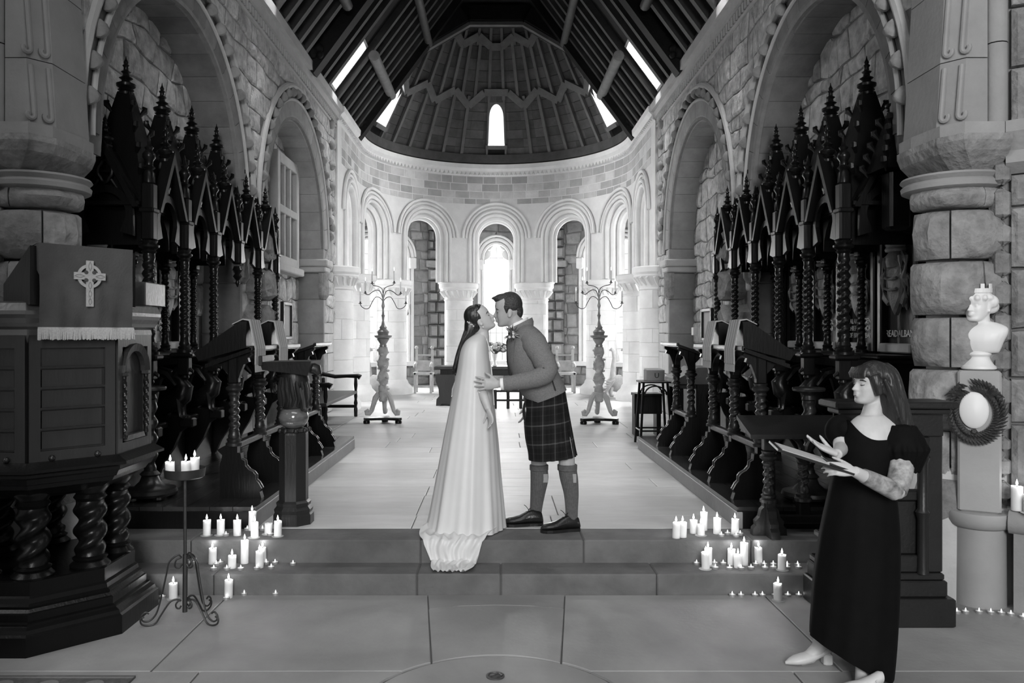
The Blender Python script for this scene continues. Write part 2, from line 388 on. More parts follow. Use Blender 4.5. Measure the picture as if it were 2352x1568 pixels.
# ------------------------------------------------------------------ choir dais each side
for s in (-1, 1):
    d = MB().box(1.77, 3.45, YJ+.02, 9.8, ZC-.05, ZD-.03).build('choir_dais', 'dais_side', sx=s, label='low wooden choir dais along the %s wall' % ('left' if s < 0 else 'right'), cat='platform', kind='structure')
    ys = [YJ]
    while ys[-1] < 9.7: ys.append(min(9.82, ys[-1]+.5))
    for i, x in enumerate([1.75+.17*k for k in range(10)]):
        j0 = YJ
        for j1 in ((7.6, 9.82) if i % 2 else (6.9, 8.4, 9.82)):
            MB().box(x+.002, min(x+.168, 3.46), j0+.002, j1-.002, ZD-.03, ZD).build('floorboard', 'wood_dais', d, sx=s); j0 = j1
    MB().box(1.75, 3.46, YJ-.015, YJ+.02, ZC, ZD-.03).build('front_board', 'wood_dark', d, sx=s)
    MB().cbox(1.745, 1.79, YJ-.02, 9.82, ZC, ZD-.032, .004).build('side_board', 'dais_side', d, sx=s)
# ------------------------------------------------------------------ chancel side walls with two recess arches
WX, BX, ZTOP = 3.0, 3.46, 5.78
ARCH = [(7.70, 3.20, 1.64, 1.93), (12.10, 3.17, 1.72, 2.10)]      # centre y, centre z, opening radius, ball radius
Y0W, Y1W = 5.42, 14.75
def zb(y):
    if y < ARCH[0][0]-ARCH[0][2]: return 3.05
    for yc, zc, r, _ in ARCH:
        if abs(y-yc) < r: return zc+sqrt(r*r-(y-yc)**2)
    return ZC-.05
for s in (-1, 1):
    side = 'left' if s < 0 else 'right'
    ys = sorted(set([Y0W+(Y1W-Y0W)*i/240 for i in range(241)]+[yc+e*(r-1e-4) for yc, _, r, _ in ARCH for e in (-1, 1)]+[yc+e*r for yc, _, r, _ in ARCH for e in (-1, 1)]))
    mb = MB(); n = len(ys)
    vs = []
    for y in ys: vs += [(WX, y, zb(y)), (WX, y, ZTOP+.3), (BX, y, zb(y)), (BX, y, ZTOP+.3)]
    fs = []
    for i in range(n-1):
        a, b = 4*i, 4*i+4; fs += [(a, a+1, b+1, b), (a, b, b+2, a+2)]
    mb.add(vs, fs)
    w = mb.build('wall_'+side, 'mortar', sx=s, label='%s rubble wall of the chancel with two arched recesses' % side, cat='wall', kind='structure')
    M = lambda u, v, d: (s*(WX-d), u, v)
    ring = .30
    def keep(u, v):
        if u < 6.1 and v < 3.2: return False
        for yc, zc, r, rb in ARCH:
            if v > zc and (u-yc)**2+(v-zc)**2 < (rb+.05)**2: return False
            if v <= zc and abs(u-yc) < r+.1: return False
        return True
    def clip(u, v):
        for yc, zc, r, rb in ARCH:
            dx, dy = u-yc, v-zc; q = sqrt(dx*dx+dy*dy); rr = rb+.08
            if v > zc and q < rr: return (yc+dx/q*rr, zc+dy/q*rr)
            if v <= zc and abs(dx) < r+.02: return (yc+math.copysign(r+.02, dx), v)
        return (u, v)
    stones(w, M, Y0W+.3, Y1W, 1.9, 5.52, .25, .34, .03, .035, 'stone_rubble', keep, clip, rough=.8)
    # ashlar of the pier between the arches and beyond them
    for (a, b, z0, z1) in ((9.36, 10.36, .5, 1.9), (13.84, 14.75, .3, 1.9)):
        stones(w, M, a, b, z0, z1, .36, .5, .0, .015, 'stone_dress', rough=.25)
    for y, z, h in ((9.75, 1.62, .45), (9.86, 2.1, .42), (9.8, 2.56, .46)):   # rock-faced blocks
        mb = MB(); rg = []
        for (e, dd) in ((0, -.02), (.02, .12), (.08, .2), (.16, .24)):
            rg.append([(s*(WX-dd-R.uniform(0, .05)), y+(.36-e)*cos(t)*1.15+R.uniform(-.02, .02), z+h/2+(h*.5-e*.6)*sin(t)*1.2) for t in [2*pi*k/14 for k in range(14)]])
        for r_ in rg:
            for k, p in enumerate(r_): r_[k] = (p[0], max(y-.37, min(y+.37, p[1])), max(z+.01, min(z+h-.01, p[2])))
        mb.rings(rg).build('rock_stone', 'stone_rock', w)
    # recess back wall
    bw = MB().box(BX, BX+.3, Y0W, Y1W, 0, ZTOP+.3).build('wall_recess_'+side, 'mortar', sx=s, label='rubble back wall of the %s recesses' % side, cat='wall', kind='structure')
    Mb = lambda u, v, d: (s*(BX-d), u, v)
    def keepb(u, v): return any((abs(u-yc) < r+.15 and v < zc) or (u-yc)**2+(v-zc)**2 < (r+.2)**2 for yc, zc, r, _ in ARCH)
    stones(bw, Mb, 5.9, 14.0, 1.9, 5.2, .27, .29, .05, .04, 'stone_rubble', keepb, None, rough=.9, gap=.016, limit=270)
    stones(bw, Mb, 10.3, 13.9, 1.0, 1.9, .45, .6, .05, .045, 'stone_rubble', None, None, rough=.6, gap=.018, limit=25)
    # arch rings, hood, flowers
    for ai, (yc, zc, r, rb) in enumerate(ARCH):
        nv = 17
        for k in range(nv):
            a0 = pi*k/nv+.002; a1 = pi*(k+1)/nv-.002; mbv = MB(); rs = []
            for j in range(4):
                a = a0+(a1-a0)*j/3; c_, s_ = cos(a), sin(a)
                rs.append([(x, yc-rr*c_, zc+rr*s_) for rr, x in ((r-.01, BX), (r-.01, WX+.05), (r+.06, WX-.015), (rb-.08, WX-.02), (rb-.08, BX))])
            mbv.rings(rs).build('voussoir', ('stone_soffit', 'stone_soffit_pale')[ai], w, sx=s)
        for e in (-1, 1):
            if ai == 0 and e < 0: continue
            for z0, z1 in ((ZC, 1.0), (1.0, 1.7), (1.7, 2.3), (2.3, 2.75), (2.75, zc)):
                lo = yc+e*(r-.01); hi = yc+e*(r+.24)
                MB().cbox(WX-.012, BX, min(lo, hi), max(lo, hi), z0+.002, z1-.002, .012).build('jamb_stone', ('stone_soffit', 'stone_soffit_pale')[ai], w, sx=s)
            ci = yc+e*(r+.05)
            MB().cbox(WX-.11, BX, ci-.24, ci+.24, 2.86, 2.98, .02).cbox(WX-.07, BX, ci-.19, ci+.19, 2.76, 2.86, .02).build('impost', 'stone_dress', w, sx=s)
            MB().rings([[(WX-.06*q+.02, ci+.17*q*cos(t), zz) if cos(t) > 2 else (WX+.05-(.12*q)*max(0, sin(t)), ci+.19*q*cos(t), zz) for t in [pi*k/8 for k in range(9)]] for q, zz in ((.75, 2.3), (1.05, 2.36), (1.1, 2.5), (1.0, 2.62), (1.1, 2.75))], closed=True).build('corbel', 'stone_rock', w, sx=s)
        for rr, tr, nm in ((rb+.10, .045, 'hood_mould'), (rb-.09, .022, 'roll_mould')):
            a_ = [(-.02)+(pi+.04)*k/40 for k in range(41)]
            MB().tube([(WX-.03, yc-rr*cos(a), zc+rr*sin(a)) for a in a_], tr, 8).build(nm, 'stone_dress', w, smooth=True, sx=s)
        nb = 21 if ai == 0 else 23
        for k in range(nb):
            a = .12+(pi-.24)*k/(nb-1); c0 = Vector((WX-.055, yc-rb*cos(a), zc+rb*sin(a))); mbf = MB(); rs = []
            for i in range(6):
                ph = -pi/2+pi*i/5; rs.append([c0+Vector((-.062*sin(ph), .068*cos(ph)*(1+.16*cos(3*t))*cos(t), .068*cos(ph)*(1+.16*cos(3*t))*sin(t))) for t in [2*pi*j/12 for j in range(12)]])
            for r_ in (rs[0], rs[-1]):
                pass
            mbf.rings(rs).build('ball_flower', 'stone_flower', w, smooth=True, sx=s)
    # string of flowers on the pilaster before the apse
    for k in range(6):
        c0 = Vector((WX-.05, 14.28, 5.45-.37*k)); MB().ball(c0, .085, 12, 6, (.8, 1, 1)).build('ball_flower', 'stone_flower', w, smooth=True, sx=s)
    # cornice
    MB().box(WX-.10, BX, Y0W, 14.8, 5.66, 5.78).box(WX-.16, BX, Y0W, 14.8, 5.78, 5.92).box(WX-.05, BX, Y0W, 14.8, 5.50, 5.54).build('cornice', 'stone_dress', w, sx=s)
    mb = MB(); y = Y0W
    while y < 14.8: mb.box(WX-.065, WX, y, y+.06, 5.55, 5.65); y += .11
    mb.build('dentils', 'stone_dress', w, sx=s, kind='stuff')
    # outer end walls of the aisle
    MB().box(WX, 6.6, 13.9, 14.2, 0, 6).build('wall_aisle_end_'+side, 'stone_rubble', sx=s, label='end wall of the %s aisle beside the apse' % side, cat='wall', kind='structure')
# barred stone window in the left recess
wn = thing('window_recess', (-BX, 12.7, 2.75), 'pale stone lattice window in the left recess wall', 'window', kind='structure')
y0, y1, z0, z1 = 12.05, 13.35, 2.78, 4.5; xf = -BX+.16
for (a, b, c, d) in ((y0, y0+.14, z0, z1), (y1-.14, y1, z0, z1), (y0+.141, y1-.141, z1-.16, z1-.001), (y0+.141, y1-.141, z0+.001, z0+.14), (y0+.141, y1-.141, 3.58, 3.70)):
    MB().cbox(-BX, xf, a, b, c, d, .01).build('frame', 'stone_dress', wn)
for i in (1, 2): MB().cbox(-BX, xf-.02, y0+.14+(y1-y0-.28)*i/3-.035, y0+.14+(y1-y0-.28)*i/3+.035, z0, z1, .008).build('mullion', 'stone_dress', wn)
for i in range(3):
    for (c, d) in ((z0+.14, 3.58), (3.7, z1-.16)):
        a = y0+.14+(y1-y0-.28)*i/3; MB().box(-BX+.05, -BX+.06, a+.035, a+.35, c, d).build('pane', 'panel_back', wn)
MB().cbox(-BX, xf+.06, y0-.1, y1+.1, z0-.12, z0, .015).build('sill', 'stone_dress', wn)
# ------------------------------------------------------------------ crossing piers at both sides
for s in (-1, 1):
    side = 'left' if s < 0 else 'right'
    p = thing('pier_'+side, (s*3.1, 5.3, 0), '%s crossing pier of rock-faced stone with a moulded capital' % side, 'pier', kind='structure')
    PXc, PYc = 3.07, 5.36
    MB().box(3.02, 4.4, 5.2, 5.6, 0, 6.5).build('core', 'mortar', p, sx=s)
    z = .0; k = 0
    hs = [.42, .36, .30, .40, .34, .36, .33, .33]
    for h in hs:
        if z > 2.6: break
        h = min(h, 2.66-z)
        cuts = [pi*1.02, pi*1.32, pi*1.86] if k % 2 == 0 else [pi*1.0, pi*1.55, pi*1.86]
        for a0, a1 in zip(cuts[:-1], cuts[1:]):
            rs = []; nseg = 10; bl = R.uniform(.0, .03)
            for i in range(nseg+1):
                a = a0+.02+(a1-a0-.04)*i/nseg; e = sin(pi*i/nseg)
                q = lambda zz, d: (PXc+(.27+d)*cos(a), PYc+(.27+d)*sin(a), zz)
                d0 = .015+bl*e+R.uniform(-.012, .012)
                rs.append([q(z+.008, -.08), q(z+.012, .0), q(z+h*.2, d0+.02*e), q(z+h*.55, d0+.035*e+R.uniform(0, .015)), q(z+h-.03, d0), q(z+h-.01, -.0), q(z+h-.008, -.08)])
            MB().rings(rs).build('rock_stone', 'stone_rock', p, smooth=50, sx=s)
        z += h; k += 1
    # round necking, bell, abacus
    MB().lathe([(.27, 2.64), (.31, 2.66), (.315, 2.69), (.295, 2.71), (.32, 2.735), (.31, 2.75), (.22, 2.76)], (PXc, PYc, 0), 40).build('necking', 'stone_respond', p, smooth=True, sx=s)
    def pp(e, z): return [(2.70-e, 5.02-e, z), (3.28, 5.02-e, z), (3.28, 5.6, z), (2.70-e, 5.6, z)]
    rs = []
    for e, z in ((-.09, 2.74), (-.03, 2.80), (.03, 2.86), (.055, 2.92), (.055, 2.96)):
        rs.append([(2.86-e, 5.42, z), (2.86-e+.02, 5.14-e*.5, z), (2.97-e, 5.02-e, z), (3.22, 5.02-e, z), (3.22, 5.6, z), (2.87-e, 5.6, z)])
    MB().rings(rs).build('capital', 'stone_rock', p, sx=s)
    MB().rings([[(2.82, 5.42, z), (2.85, 5.12, z), (2.94, 5.0, z), (3.22, 5.0, z), (3.22, 5.6, z), (2.83, 5.6, z)] for z in (2.965, 3.04)]).build('abacus', 'stone_respond', p, sx=s)
    # respond above, of squared blocks leaning back a little
    zs = [3.04, 3.46, 3.98, 4.5, 5.1]
    for z0, z1 in zip(zs[:-1], zs[1:]):
        l0, l1 = (z0-3.04)*.06, (z1-3.04)*.06
        MB().rings([[(2.86+l, 5.46, z), (2.86+l, 5.18, z), (2.96+l, 5.06, z), (3.12, 5.06, z), (3.12, 5.6, z), (2.86+l, 5.6, z)] for l, z in ((l0, z0+.003), (l1, z1-.003))]).build('ashlar_block', 'stone_respond', p, sx=s)
        for (bx, by, ax, ay) in ((2.88, 5.165, 1, -1.2), (2.945, 5.085, 1, -1.2)):
            pts = [(bx+l0+(l1-l0)*t-.006, by-.012, z0+.06+(z1-z0-.1)*t) for t in [k/6 for k in range(7)]]
            tx, ty = .64, -.77
            pts = pts[::-1]+[(bx+l0-.006+tx*(.022-.022*cos(t)), by-.012+ty*(.022-.022*cos(t)), z0+.06-.026*sin(t)) for t in [k*pi/6 for k in range(1, 8)]]
            MB().tube(pts, .016, 8).build('roll', 'stone_respond', p, smooth=True, sx=s)
    for z0, z1 in ((3.03, 3.55), (3.55, 4.1), (4.1, 4.9)):
        MB().tube([(3.19, 5.08, z0+.004), (3.19, 5.08, z1-.004)], .062, 12).build('shaft', 'stone_respond', p, smooth=True, sx=s)
    z = .1
    while z < 2.7:
        h = R.uniform(.12, .24); MB().cbox(3.17, 3.27, 5.03, 5.16, z, z+h-.02, .03).build('small_stone', 'stone_rock', p, sx=s); z += h
    Mo = lambda u, v, d: (s*(3.27+u*.75+d*-.5), 5.08-u*.66-d*.8, v)
    stones(p, Mo, 0, 1.5, .1, 2.72, .36, .6, .02, .05, 'stone_rock', rough=.4)
    stones(p, Mo, .0, 1.5, 3.0, 5.2, .38, .55, .02, .05, 'stone_rock', rough=.4)
    MB().add([Mo(u, v, d) for u, v, d in ((-.05, 0, -.02), (1.6, 0, -.02), (1.6, 6, -.02), (-.05, 6, -.02), (-.05, 0, -.4), (1.6, 0, -.4), (1.6, 6, -.4), (-.05, 6, -.4))], [(0,1,2,3),(4,5,6,7),(0,1,5,4),(1,2,6,5),(2,3,7,6),(3,0,4,7)]).build('wall_core', 'mortar', p)
    rs = []
    for q, z, d in ((0, 2.72, .02), (0, 2.78, .10), (0, 2.86, .07), (0, 2.97, .13), (0, 3.04, .13)):
        rs.append([Mo(-.02, z, d), Mo(1.5, z, d), Mo(1.5, z, -.1), Mo(-.02, z, -.1)])
    MB().rings(rs).build('string_course', 'stone_respond', p)
    # base mouldings
    MB().lathe([(.43, 0), (.43, .57), (.42, .60), (.37, .605), (.37, .82), (.36, .84), (.27, .845)], (PXc+.05, PYc+.08, 0), 24).build('base', 'stone_dress', p, smooth=True, sx=s)
    MB().add([Mo(u, v, d) for u, v, d in ((.02, 0, .02), (1.5, 0, .02), (1.5, .60, .02), (.02, .60, .02), (.02, 0, .22), (1.5, 0, .22), (1.5, .60, .22), (.02, .60, .22))], [(0,1,2,3),(4,5,6,7),(0,1,5,4),(1,2,6,5),(2,3,7,6),(3,0,4,7)]).build('ledge', 'stone_respond', p)
    MB().tube([Mo(0.0, .545, .18), Mo(1.5, .545, .18)], .075, 12).build('ledge_roll', 'stone_respond', p, smooth=True)
# ------------------------------------------------------------------ nave and crossing behind the photographer
for nm, q, lab in (('wall_nave_left', (-6.9, -6.6, -8, 4.4, 0, 9), 'left nave wall behind the photographer'), ('wall_nave_right', (6.6, 6.9, -8, 4.4, 0, 9), 'right nave wall behind the photographer'),
                   ('wall_nave_west', (-6.9, 6.9, -8.3, -8, 0, 9), 'west wall of the nave'), ('ceiling_nave', (-6.9, 6.9, -8.3, 4.6, 9, 9.2), 'dark boarded nave ceiling'),
                   ('wall_chancel_gable', (-6.9, 6.9, 4.25, 4.5, 5.4, 9.1), 'gable wall above the chancel arch')):
    MB().box(*q).build(nm, 'wood_roof' if 'ceil' in nm else 'stone_rubble', label=lab, cat='ceiling' if 'ceil' in nm else 'wall', kind='structure')
npl = thing('added_shade_pillar', (-2.45, 2.6, 0), 'added round stone pillar out of view, shading the left pier and pulpit', 'pillar', kind='structure')  # pillar added out of view so the left pier and pulpit lie in shadow
for k in range(14): MB().lathe([(.40, .45*k+.004), (.43, .45*k+.02), (.43, .45*k+.43), (.40, .45*k+.446)], (-2.45, 2.6, 0), 24).build('drum_stone', 'stone_rock', npl, smooth=40)
for s in (-1, 1):
    MB().box(4.0, 6.9, 4.25, 4.5, 0, 5.6).build('wall_crossing_'+('left' if s < 0 else 'right'), 'stone_rubble', sx=s, label='%s crossing wall beside the pier' % ('left' if s < 0 else 'right'), cat='wall', kind='structure')
# ------------------------------------------------------------------ apse arcade
R_IN, R_OUT = 2.93, 3.42
def arc_path(sv, r):            # sv in metres along the arcade at radius AR; straight arms then the half circle
    L = 2.25
    half = AR*pi/2
    if sv < -half: return (-r, AY-(-half-sv)), (1, 0)
    if sv > half: return (r, AY-(sv-half)), (-1, 0)
    t = sv/AR; return (r*sin(t), AY+r*cos(t)), (-sin(t), -cos(t))
PITCH = AR*math.radians(36); half = AR*pi/2
bays = [PITCH*k for k in (-2, -1, 0, 1, 2)]+[half+1.0, -half-1.0]
cols = [PITCH*(k+.5) for k in (-3, -2, -1, 0, 1, 2)]+[half+2.0, -half-2.0]
ZCAP, HW, ZSPR = 2.95, .56, 4.07
def zb2(sv):
    for b in bays:
        if abs(sv-b) < HW: return ZSPR+sqrt(HW*HW-(sv-b)**2)
    return ZCAP
S0, S1 = -half-2.30, half+2.30
ss = sorted(set([S0+(S1-S0)*i/420 for i in range(421)]+[b+e*q for b in bays for e in (-1, 1) for q in (HW, HW-1e-4)]))
mb = MB(); vs = []; fs = []
for sv in ss:
    (xi, yi), _ = arc_path(sv, R_IN); (xo, yo), _ = arc_path(sv, R_OUT); z = zb2(sv)
    vs += [(xi, yi, z), (xi, yi, 6.0), (xo, yo, z), (xo, yo, 6.0)]
for i in range(len(ss)-1):
    a, b = 4*i, 4*i+4; fs += [(a, b, b+1, a+1), (a, a+2, b+2, b), (a+2, a+3, b+3, b+2)]
n_ = 4*(len(ss)-1); fs += [(0, 1, 3, 2), (n_, n_+2, n_+3, n_+1)]
ap = mb.add(vs, fs).build('wall_apse', 'stone_apse', label='pale curved apse wall carried on round arches', cat='wall', kind='structure')
Ma = lambda u, v, d: (lambda q: (q[0][0]+q[1][0]*d, q[0][1]+q[1][1]*d, v))(arc_path(u, R_IN))
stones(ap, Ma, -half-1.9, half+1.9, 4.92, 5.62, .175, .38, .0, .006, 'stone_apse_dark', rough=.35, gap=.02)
for b in bays:
    for rr, tr, dd in ((.60, .035, .01), (.69, .04, .03), (.79, .03, .02), (.88, .035, .035)):
        pts = [(b-rr, ZCAP+.02), (b-rr, 3.5)]+[(b-rr*cos(pi*k/20), ZSPR+rr*sin(pi*k/20)) for k in range(21)]+[(b+rr, 3.5), (b+rr, ZCAP+.02)]
        if rr > .7: pts = [p for p in pts if p[1] > 3.9]
        MB().tube([Ma(u, v, dd) for u, v in pts], tr, 8).build('arch_mould', 'stone_apse', ap, smooth=True)
    for k, rr in enumerate((.52, .47)):
        pts = [(b-rr, ZCAP+.02), (b-rr, 3.5)]+[(b-rr*cos(pi*k_/20), ZSPR+rr*sin(pi*k_/20)) for k_ in range(21)]+[(b+rr, 3.5), (b+rr, ZCAP+.02)]
        MB().tube([Ma(u, v, -.12-.13*k) for u, v in pts], .06, 8).build('arch_mould', 'stone_apse', ap, smooth=True)
MB().rings([[Ma(S0+(S1-S0)*i/120, z, d) for z, d in ((5.62, -.02), (5.66, .05), (5.74, .06), (5.80, .12), (5.90, .13), (5.92, -.02))] for i in range(121)], caps=True).build('cornice', 'stone_apse', ap)
mb = MB(); u = S0
while u < S1:
    mb.add([Ma(u, 5.64, .05), Ma(u+.09, 5.64, .05), Ma(u+.045, 5.73, .065), Ma(u+.045, 5.66, .095)], [(0,1,3), (1,2,3), (2,0,3)]); u += .12
mb.build('dentils', 'stone_apse', ap, kind='stuff')
# columns
posname = {0: 'far left flank', 1: 'left flank of the apse'}
def col_label(sv):
    side = 'left' if sv < 0 else 'right'; k = abs(sv)
    if k < PITCH: return 'round apse column just %s of the central window' % side
    if k < 2*PITCH: return 'round apse column behind the %s candelabrum' % side
    if k < half+.1: return 'round apse column at the %s end of the curve' % side
    return 'nearest round column of the apse on the %s' % side
for sv in cols:
    (x, y), _ = arc_path(sv, AR)
    c = thing('apse_column', (x, y, ZC), col_label(sv), 'column', 'round columns of the apse', kind='structure')
    hs = [ZC+.34]
    while hs[-1] < 2.5: hs.append(min(2.52, hs[-1]+R.choice((.26, .32, .38))))
    for i in range(len(hs)-1):
        n = 3; off = R.uniform(0, 2)
        for k in range(n):
            a0 = off+2*pi*k/n+.008; a1 = off+2*pi*(k+1)/n-.008; rs = []
            for j in range(8):
                a = a0+(a1-a0)*j/7; rs.append([(x+r*cos(a), y+r*sin(a), z) for r, z in ((.2, hs[i]+.003), (.345, hs[i]+.003), (.35, hs[i]+.01), (.35, hs[i+1]-.01), (.345, hs[i+1]-.003), (.2, hs[i+1]-.003))])
            MB().rings(rs).build('drum_stone', 'stone_apse', c, smooth=35)
    MB().lathe([(.33, ZC+.2), (.335, 2.9)], (x, y, 0), 24).build('core', 'stone_apse', c, smooth=True)
    MB().lathe([(.50, ZC-.02), (.50, ZC+.12), (.47, ZC+.17), (.40, ZC+.24), (.38, ZC+.30), (.34, ZC+.35)], (x, y, 0), 28).build('base', 'stone_apse', c, smooth=40)
    MB().lathe([(.34, 2.50), (.37, 2.53), (.35, 2.56), (.36, 2.60), (.43, 2.74), (.46, 2.77), (.455, 2.80), (.49, 2.84), (.49, 2.93), (.47, 2.95), (.2, 2.955)], (x, y, 0), 32).build('capital', 'stone_apse', c, smooth=35)
    for k in range(20):
        a = 2*pi*k/20; e = Vector((cos(a), sin(a), 0)); b0 = Vector((x, y, 0)); t = Vector((-sin(a), cos(a), 0))
        MB().tube([b0+e*.355+Vector((0,0,2.60))+t*.03, b0+e*.40+Vector((0,0,2.67)), b0+e*.455+Vector((0,0,2.75))-t*.02], [.018, .028, .03], 6).build('scallop', 'stone_apse', c, smooth=True)
# ------------------------------------------------------------------ ambulatory floor, ceiling, outer wall with windows
RO = 5.15
MB().box(-6.5, 6.5, 14.2, 24, -.1, ZC-.013).build('floor_ambulatory', 'floor_chancel', label='stone floor of the aisle behind the apse columns', cat='floor', kind='structure')
am = MB(); pr = []
for i in range(41):
    t = -pi/2+pi*i/40; pr.append(((R_OUT-.1)*sin(t), AY+(R_OUT-.1)*cos(t), (RO+.9)*sin(t), AY+(RO+.9)*cos(t)))
pr = [(-(R_OUT-.1), 14, -(RO+.9), 14)]+pr+[(R_OUT-.1, 14, RO+.9, 14)]
for (a, b, c, d), (e, f, g, h) in zip(pr[:-1], pr[1:]):
    am.add([(a, b, 5.05), (c, d, 5.05), (g, h, 5.05), (e, f, 5.05)], [(0,1,2,3)])
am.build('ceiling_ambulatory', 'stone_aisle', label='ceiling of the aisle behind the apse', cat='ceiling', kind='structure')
ow = None
def lancet(parent_w, deg, hw, z0, zs, nm):
    """one trefoil-headed window on the outer wall face"""
    pass
faces = [(-90, -54), (-54, -18), (-18, 18), (18, 54), (54, 90)]
corner = lambda dg: (RO/cos(math.radians(18))*sin(math.radians(dg)), AY+RO/cos(math.radians(18))*cos(math.radians(dg)))
wi = 1
for (d0, d1) in faces+[(-91, -90), (90, 91)]:
    if abs(d0) > 89 and abs(d1) > 89: a, b = ((-5.42, 14.0), (-5.42, 17.0)) if d0 < 0 else ((5.42, 17.0), (5.42, 14.0))
    else: a, b = corner(d0), corner(d1)
    if d0 == -90: a = (-5.42, 17.0)
    if d1 == 90: b = (5.42, 17.0)
    A = Vector((a[0], a[1], 0)); B = Vector((b[0], b[1], 0)); U = (B-A); Lw = U.length; U /= Lw
    Nn = Vector((U.y, -U.x, 0));  mid = (A+B)/2
    if Nn.dot(Vector((0, AY-.8, 0))-mid) < 0: Nn = -Nn
    Mw = lambda u, v, d, A=A, U=U, Nn=Nn: tuple(A+U*u+Nn*d+Vector((0, 0, v)))
    if d0 in (-18,): op = [(Lw/2, .34)]
    elif d0 in (-54, 18): op = [(Lw/2-.42, .33), (Lw/2+.42, .33)]
    elif abs(d0) > 89 and abs(d1) > 89: op = [(.8, .5), (2.1, .5)]
    else: op = [(Lw/2-.6, .45), (Lw/2+.6, .45)]
    zs0, zsp = .95, 3.78
    def zt(u):
        for c, h in op:
            if abs(u-c) < h-1e-6: return zsp+1.15*sqrt(h*h-(u-c)**2)
        return None
    us = sorted(set([Lw*i/60 for i in range(61)]+[c+e*(h-q) for c, h in op for e in (-1, 1) for q in (0, 1e-4)]))
    mb = MB()
    for p, q in zip(us[:-1], us[1:]):
        m_ = (p+q)/2; ins = zt(m_)
        if ins is None: mb.add([Mw(p, 0, 0), Mw(q, 0, 0), Mw(q, 5.1, 0), Mw(p, 5.1, 0)], [(0,1,2,3)]); continue
        tp, tq = zt(p) or zsp, zt(q) or zsp
        mb.add([Mw(p, 0, 0), Mw(q, 0, 0), Mw(q, zs0, 0), Mw(p, zs0, 0)], [(0,1,2,3)]); mb.add([Mw(p, tp, 0), Mw(q, tq, 0), Mw(q, 5.1, 0), Mw(p, 5.1, 0)], [(0,1,2,3)])
        mb.add([Mw(p, tp, 0), Mw(q, tq, 0), Mw(q, tq, -.35), Mw(p, tp, -.35)], [(0,1,2,3)]); mb.add([Mw(p, zs0, 0), Mw(q, zs0, 0), Mw(q, zs0-.05, -.35), Mw(p, zs0-.05, -.35)], [(0,1,2,3)])
    for c, h in op:
        for e in (-1, 1): mb.add([Mw(c+e*h, zs0, 0), Mw(c+e*h, zsp, 0), Mw(c+e*h, zsp, -.35), Mw(c+e*h, zs0, -.35)], [(0,1,2,3)])
    nm = {-90: 'far_left', -54: 'left', -18: 'centre', 18: 'right', 54: 'far_right', -91: 'side_left', 90: 'side_right'}[d0]
    w = mb.build('wall_ambulatory_'+nm, 'mortar', label='outer apse wall with tall windows, %s bay' % nm.replace('_', ' '), cat='wall', kind='structure')
    inw = lambda u, v: not any(abs(u-c) < h+.2 and zs0-.1 < v < zsp+h*1.15+.2 for c, h in op)
    if abs(d0) <= 54:
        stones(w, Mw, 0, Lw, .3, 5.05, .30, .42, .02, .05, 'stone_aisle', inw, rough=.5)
    for c, h in op:
        wn = thing('window_%d' % wi, Mw(c, zs0, 0), 'bright trefoil-headed leaded window, number %d along the outer wall' % wi, 'window', kind='structure'); wi += 1
        lab = {-18: 'tall bright central window behind the couple'}.get(d0)
        wn['label'] = lab or 'tall bright leaded window in the %s outer bay, %s light' % (nm.replace('_', ' '), 'left' if c < Lw/2 else 'right')
        zt_ = zsp+h*1.15
        # pane
        outl = [(c-h+.01, zs0), (c+h-.01, zs0)]+[(c+h*cos(pi*k/16), zsp+1.15*h*sin(pi*k/16)) for k in range(17)]
        MB().prism(outl, lambda u, v, d: Mw(u, v, -.24-d), .01).build('pane', 'glass', wn)
        for i in range(1, 4):
            u = c-h+2*h*i/4; MB().tube([Mw(u, zs0, -.23), Mw(u, zsp+h, -.23)], .004, 4).build('lead', 'iron', wn)
        v = zs0+.35
        while v < zsp+.2: MB().tube([Mw(c-h, v, -.23), Mw(c+h, v, -.23)], .004, 4).build('lead', 'iron', wn); v += .42
        # trefoil cusps
        for e in (-1, 1):
            MB().prism([(c+e*h, zsp-.05), (c+e*h, zsp+.3), (c+e*h*.55, zsp+.22), (c+e*h*.48, zsp+.08), (c+e*h*.62, zsp+.02), (c+e*h*.86, zsp-.02)], lambda u, v, d: Mw(u, v, -.12-d), .08).build('cusp', 'stone_apse', wn)
            MB().prism([(c+e*h*.95, zsp+.22), (c+e*h*.5, zsp+1.15*h*.9), (c+e*h*.3, zsp+1.15*h), (c+e*h*.25, zsp+.36), (c+e*h*.5, zsp+.26)], lambda u, v, d: Mw(u, v, -.12-d), .08).build('cusp', 'stone_apse', wn)
        # jamb mouldings, shafts with capitals, hood
        for rr, tr, dd in ((h+.04, .04, .02), (h+.13, .05, .05), (h+.22, .035, .06)):
            pts = [(c-rr, zs0), (c-rr, 2.5)]+[(c-rr*cos(pi*k/16), zsp+1.12*rr*sin(pi*k/16)) for k in range(17)]+[(c+rr, 2.5), (c+rr, zs0)]
            if rr > h+.2: pts = pts[2:-2]
            MB().tube([Mw(u, v, dd) for u, v in pts], tr, 8).build('frame', 'stone_apse', wn, smooth=True)
        for e in (-1, 1): MB().cbox(c+e*(h+.13)-.1, c+e*(h+.13)+.1, -.02, .13, zsp-.32, zsp-.02, .02, Matrix(((U.x, Nn.x, 0, A.x), (U.y, Nn.y, 0, A.y), (0, 0, 1, 0), (0, 0, 0, 1)))).build('shaft_capital', 'stone_apse', wn)
        MB().box(c-h-.3, c+h+.3, -.3, .14, zs0-.12, zs0, Matrix(((U.x, Nn.x, 0, A.x), (U.y, Nn.y, 0, A.y), (0, 0, 1, 0), (0, 0, 0, 1)))).build('sill', 'stone_apse', wn)
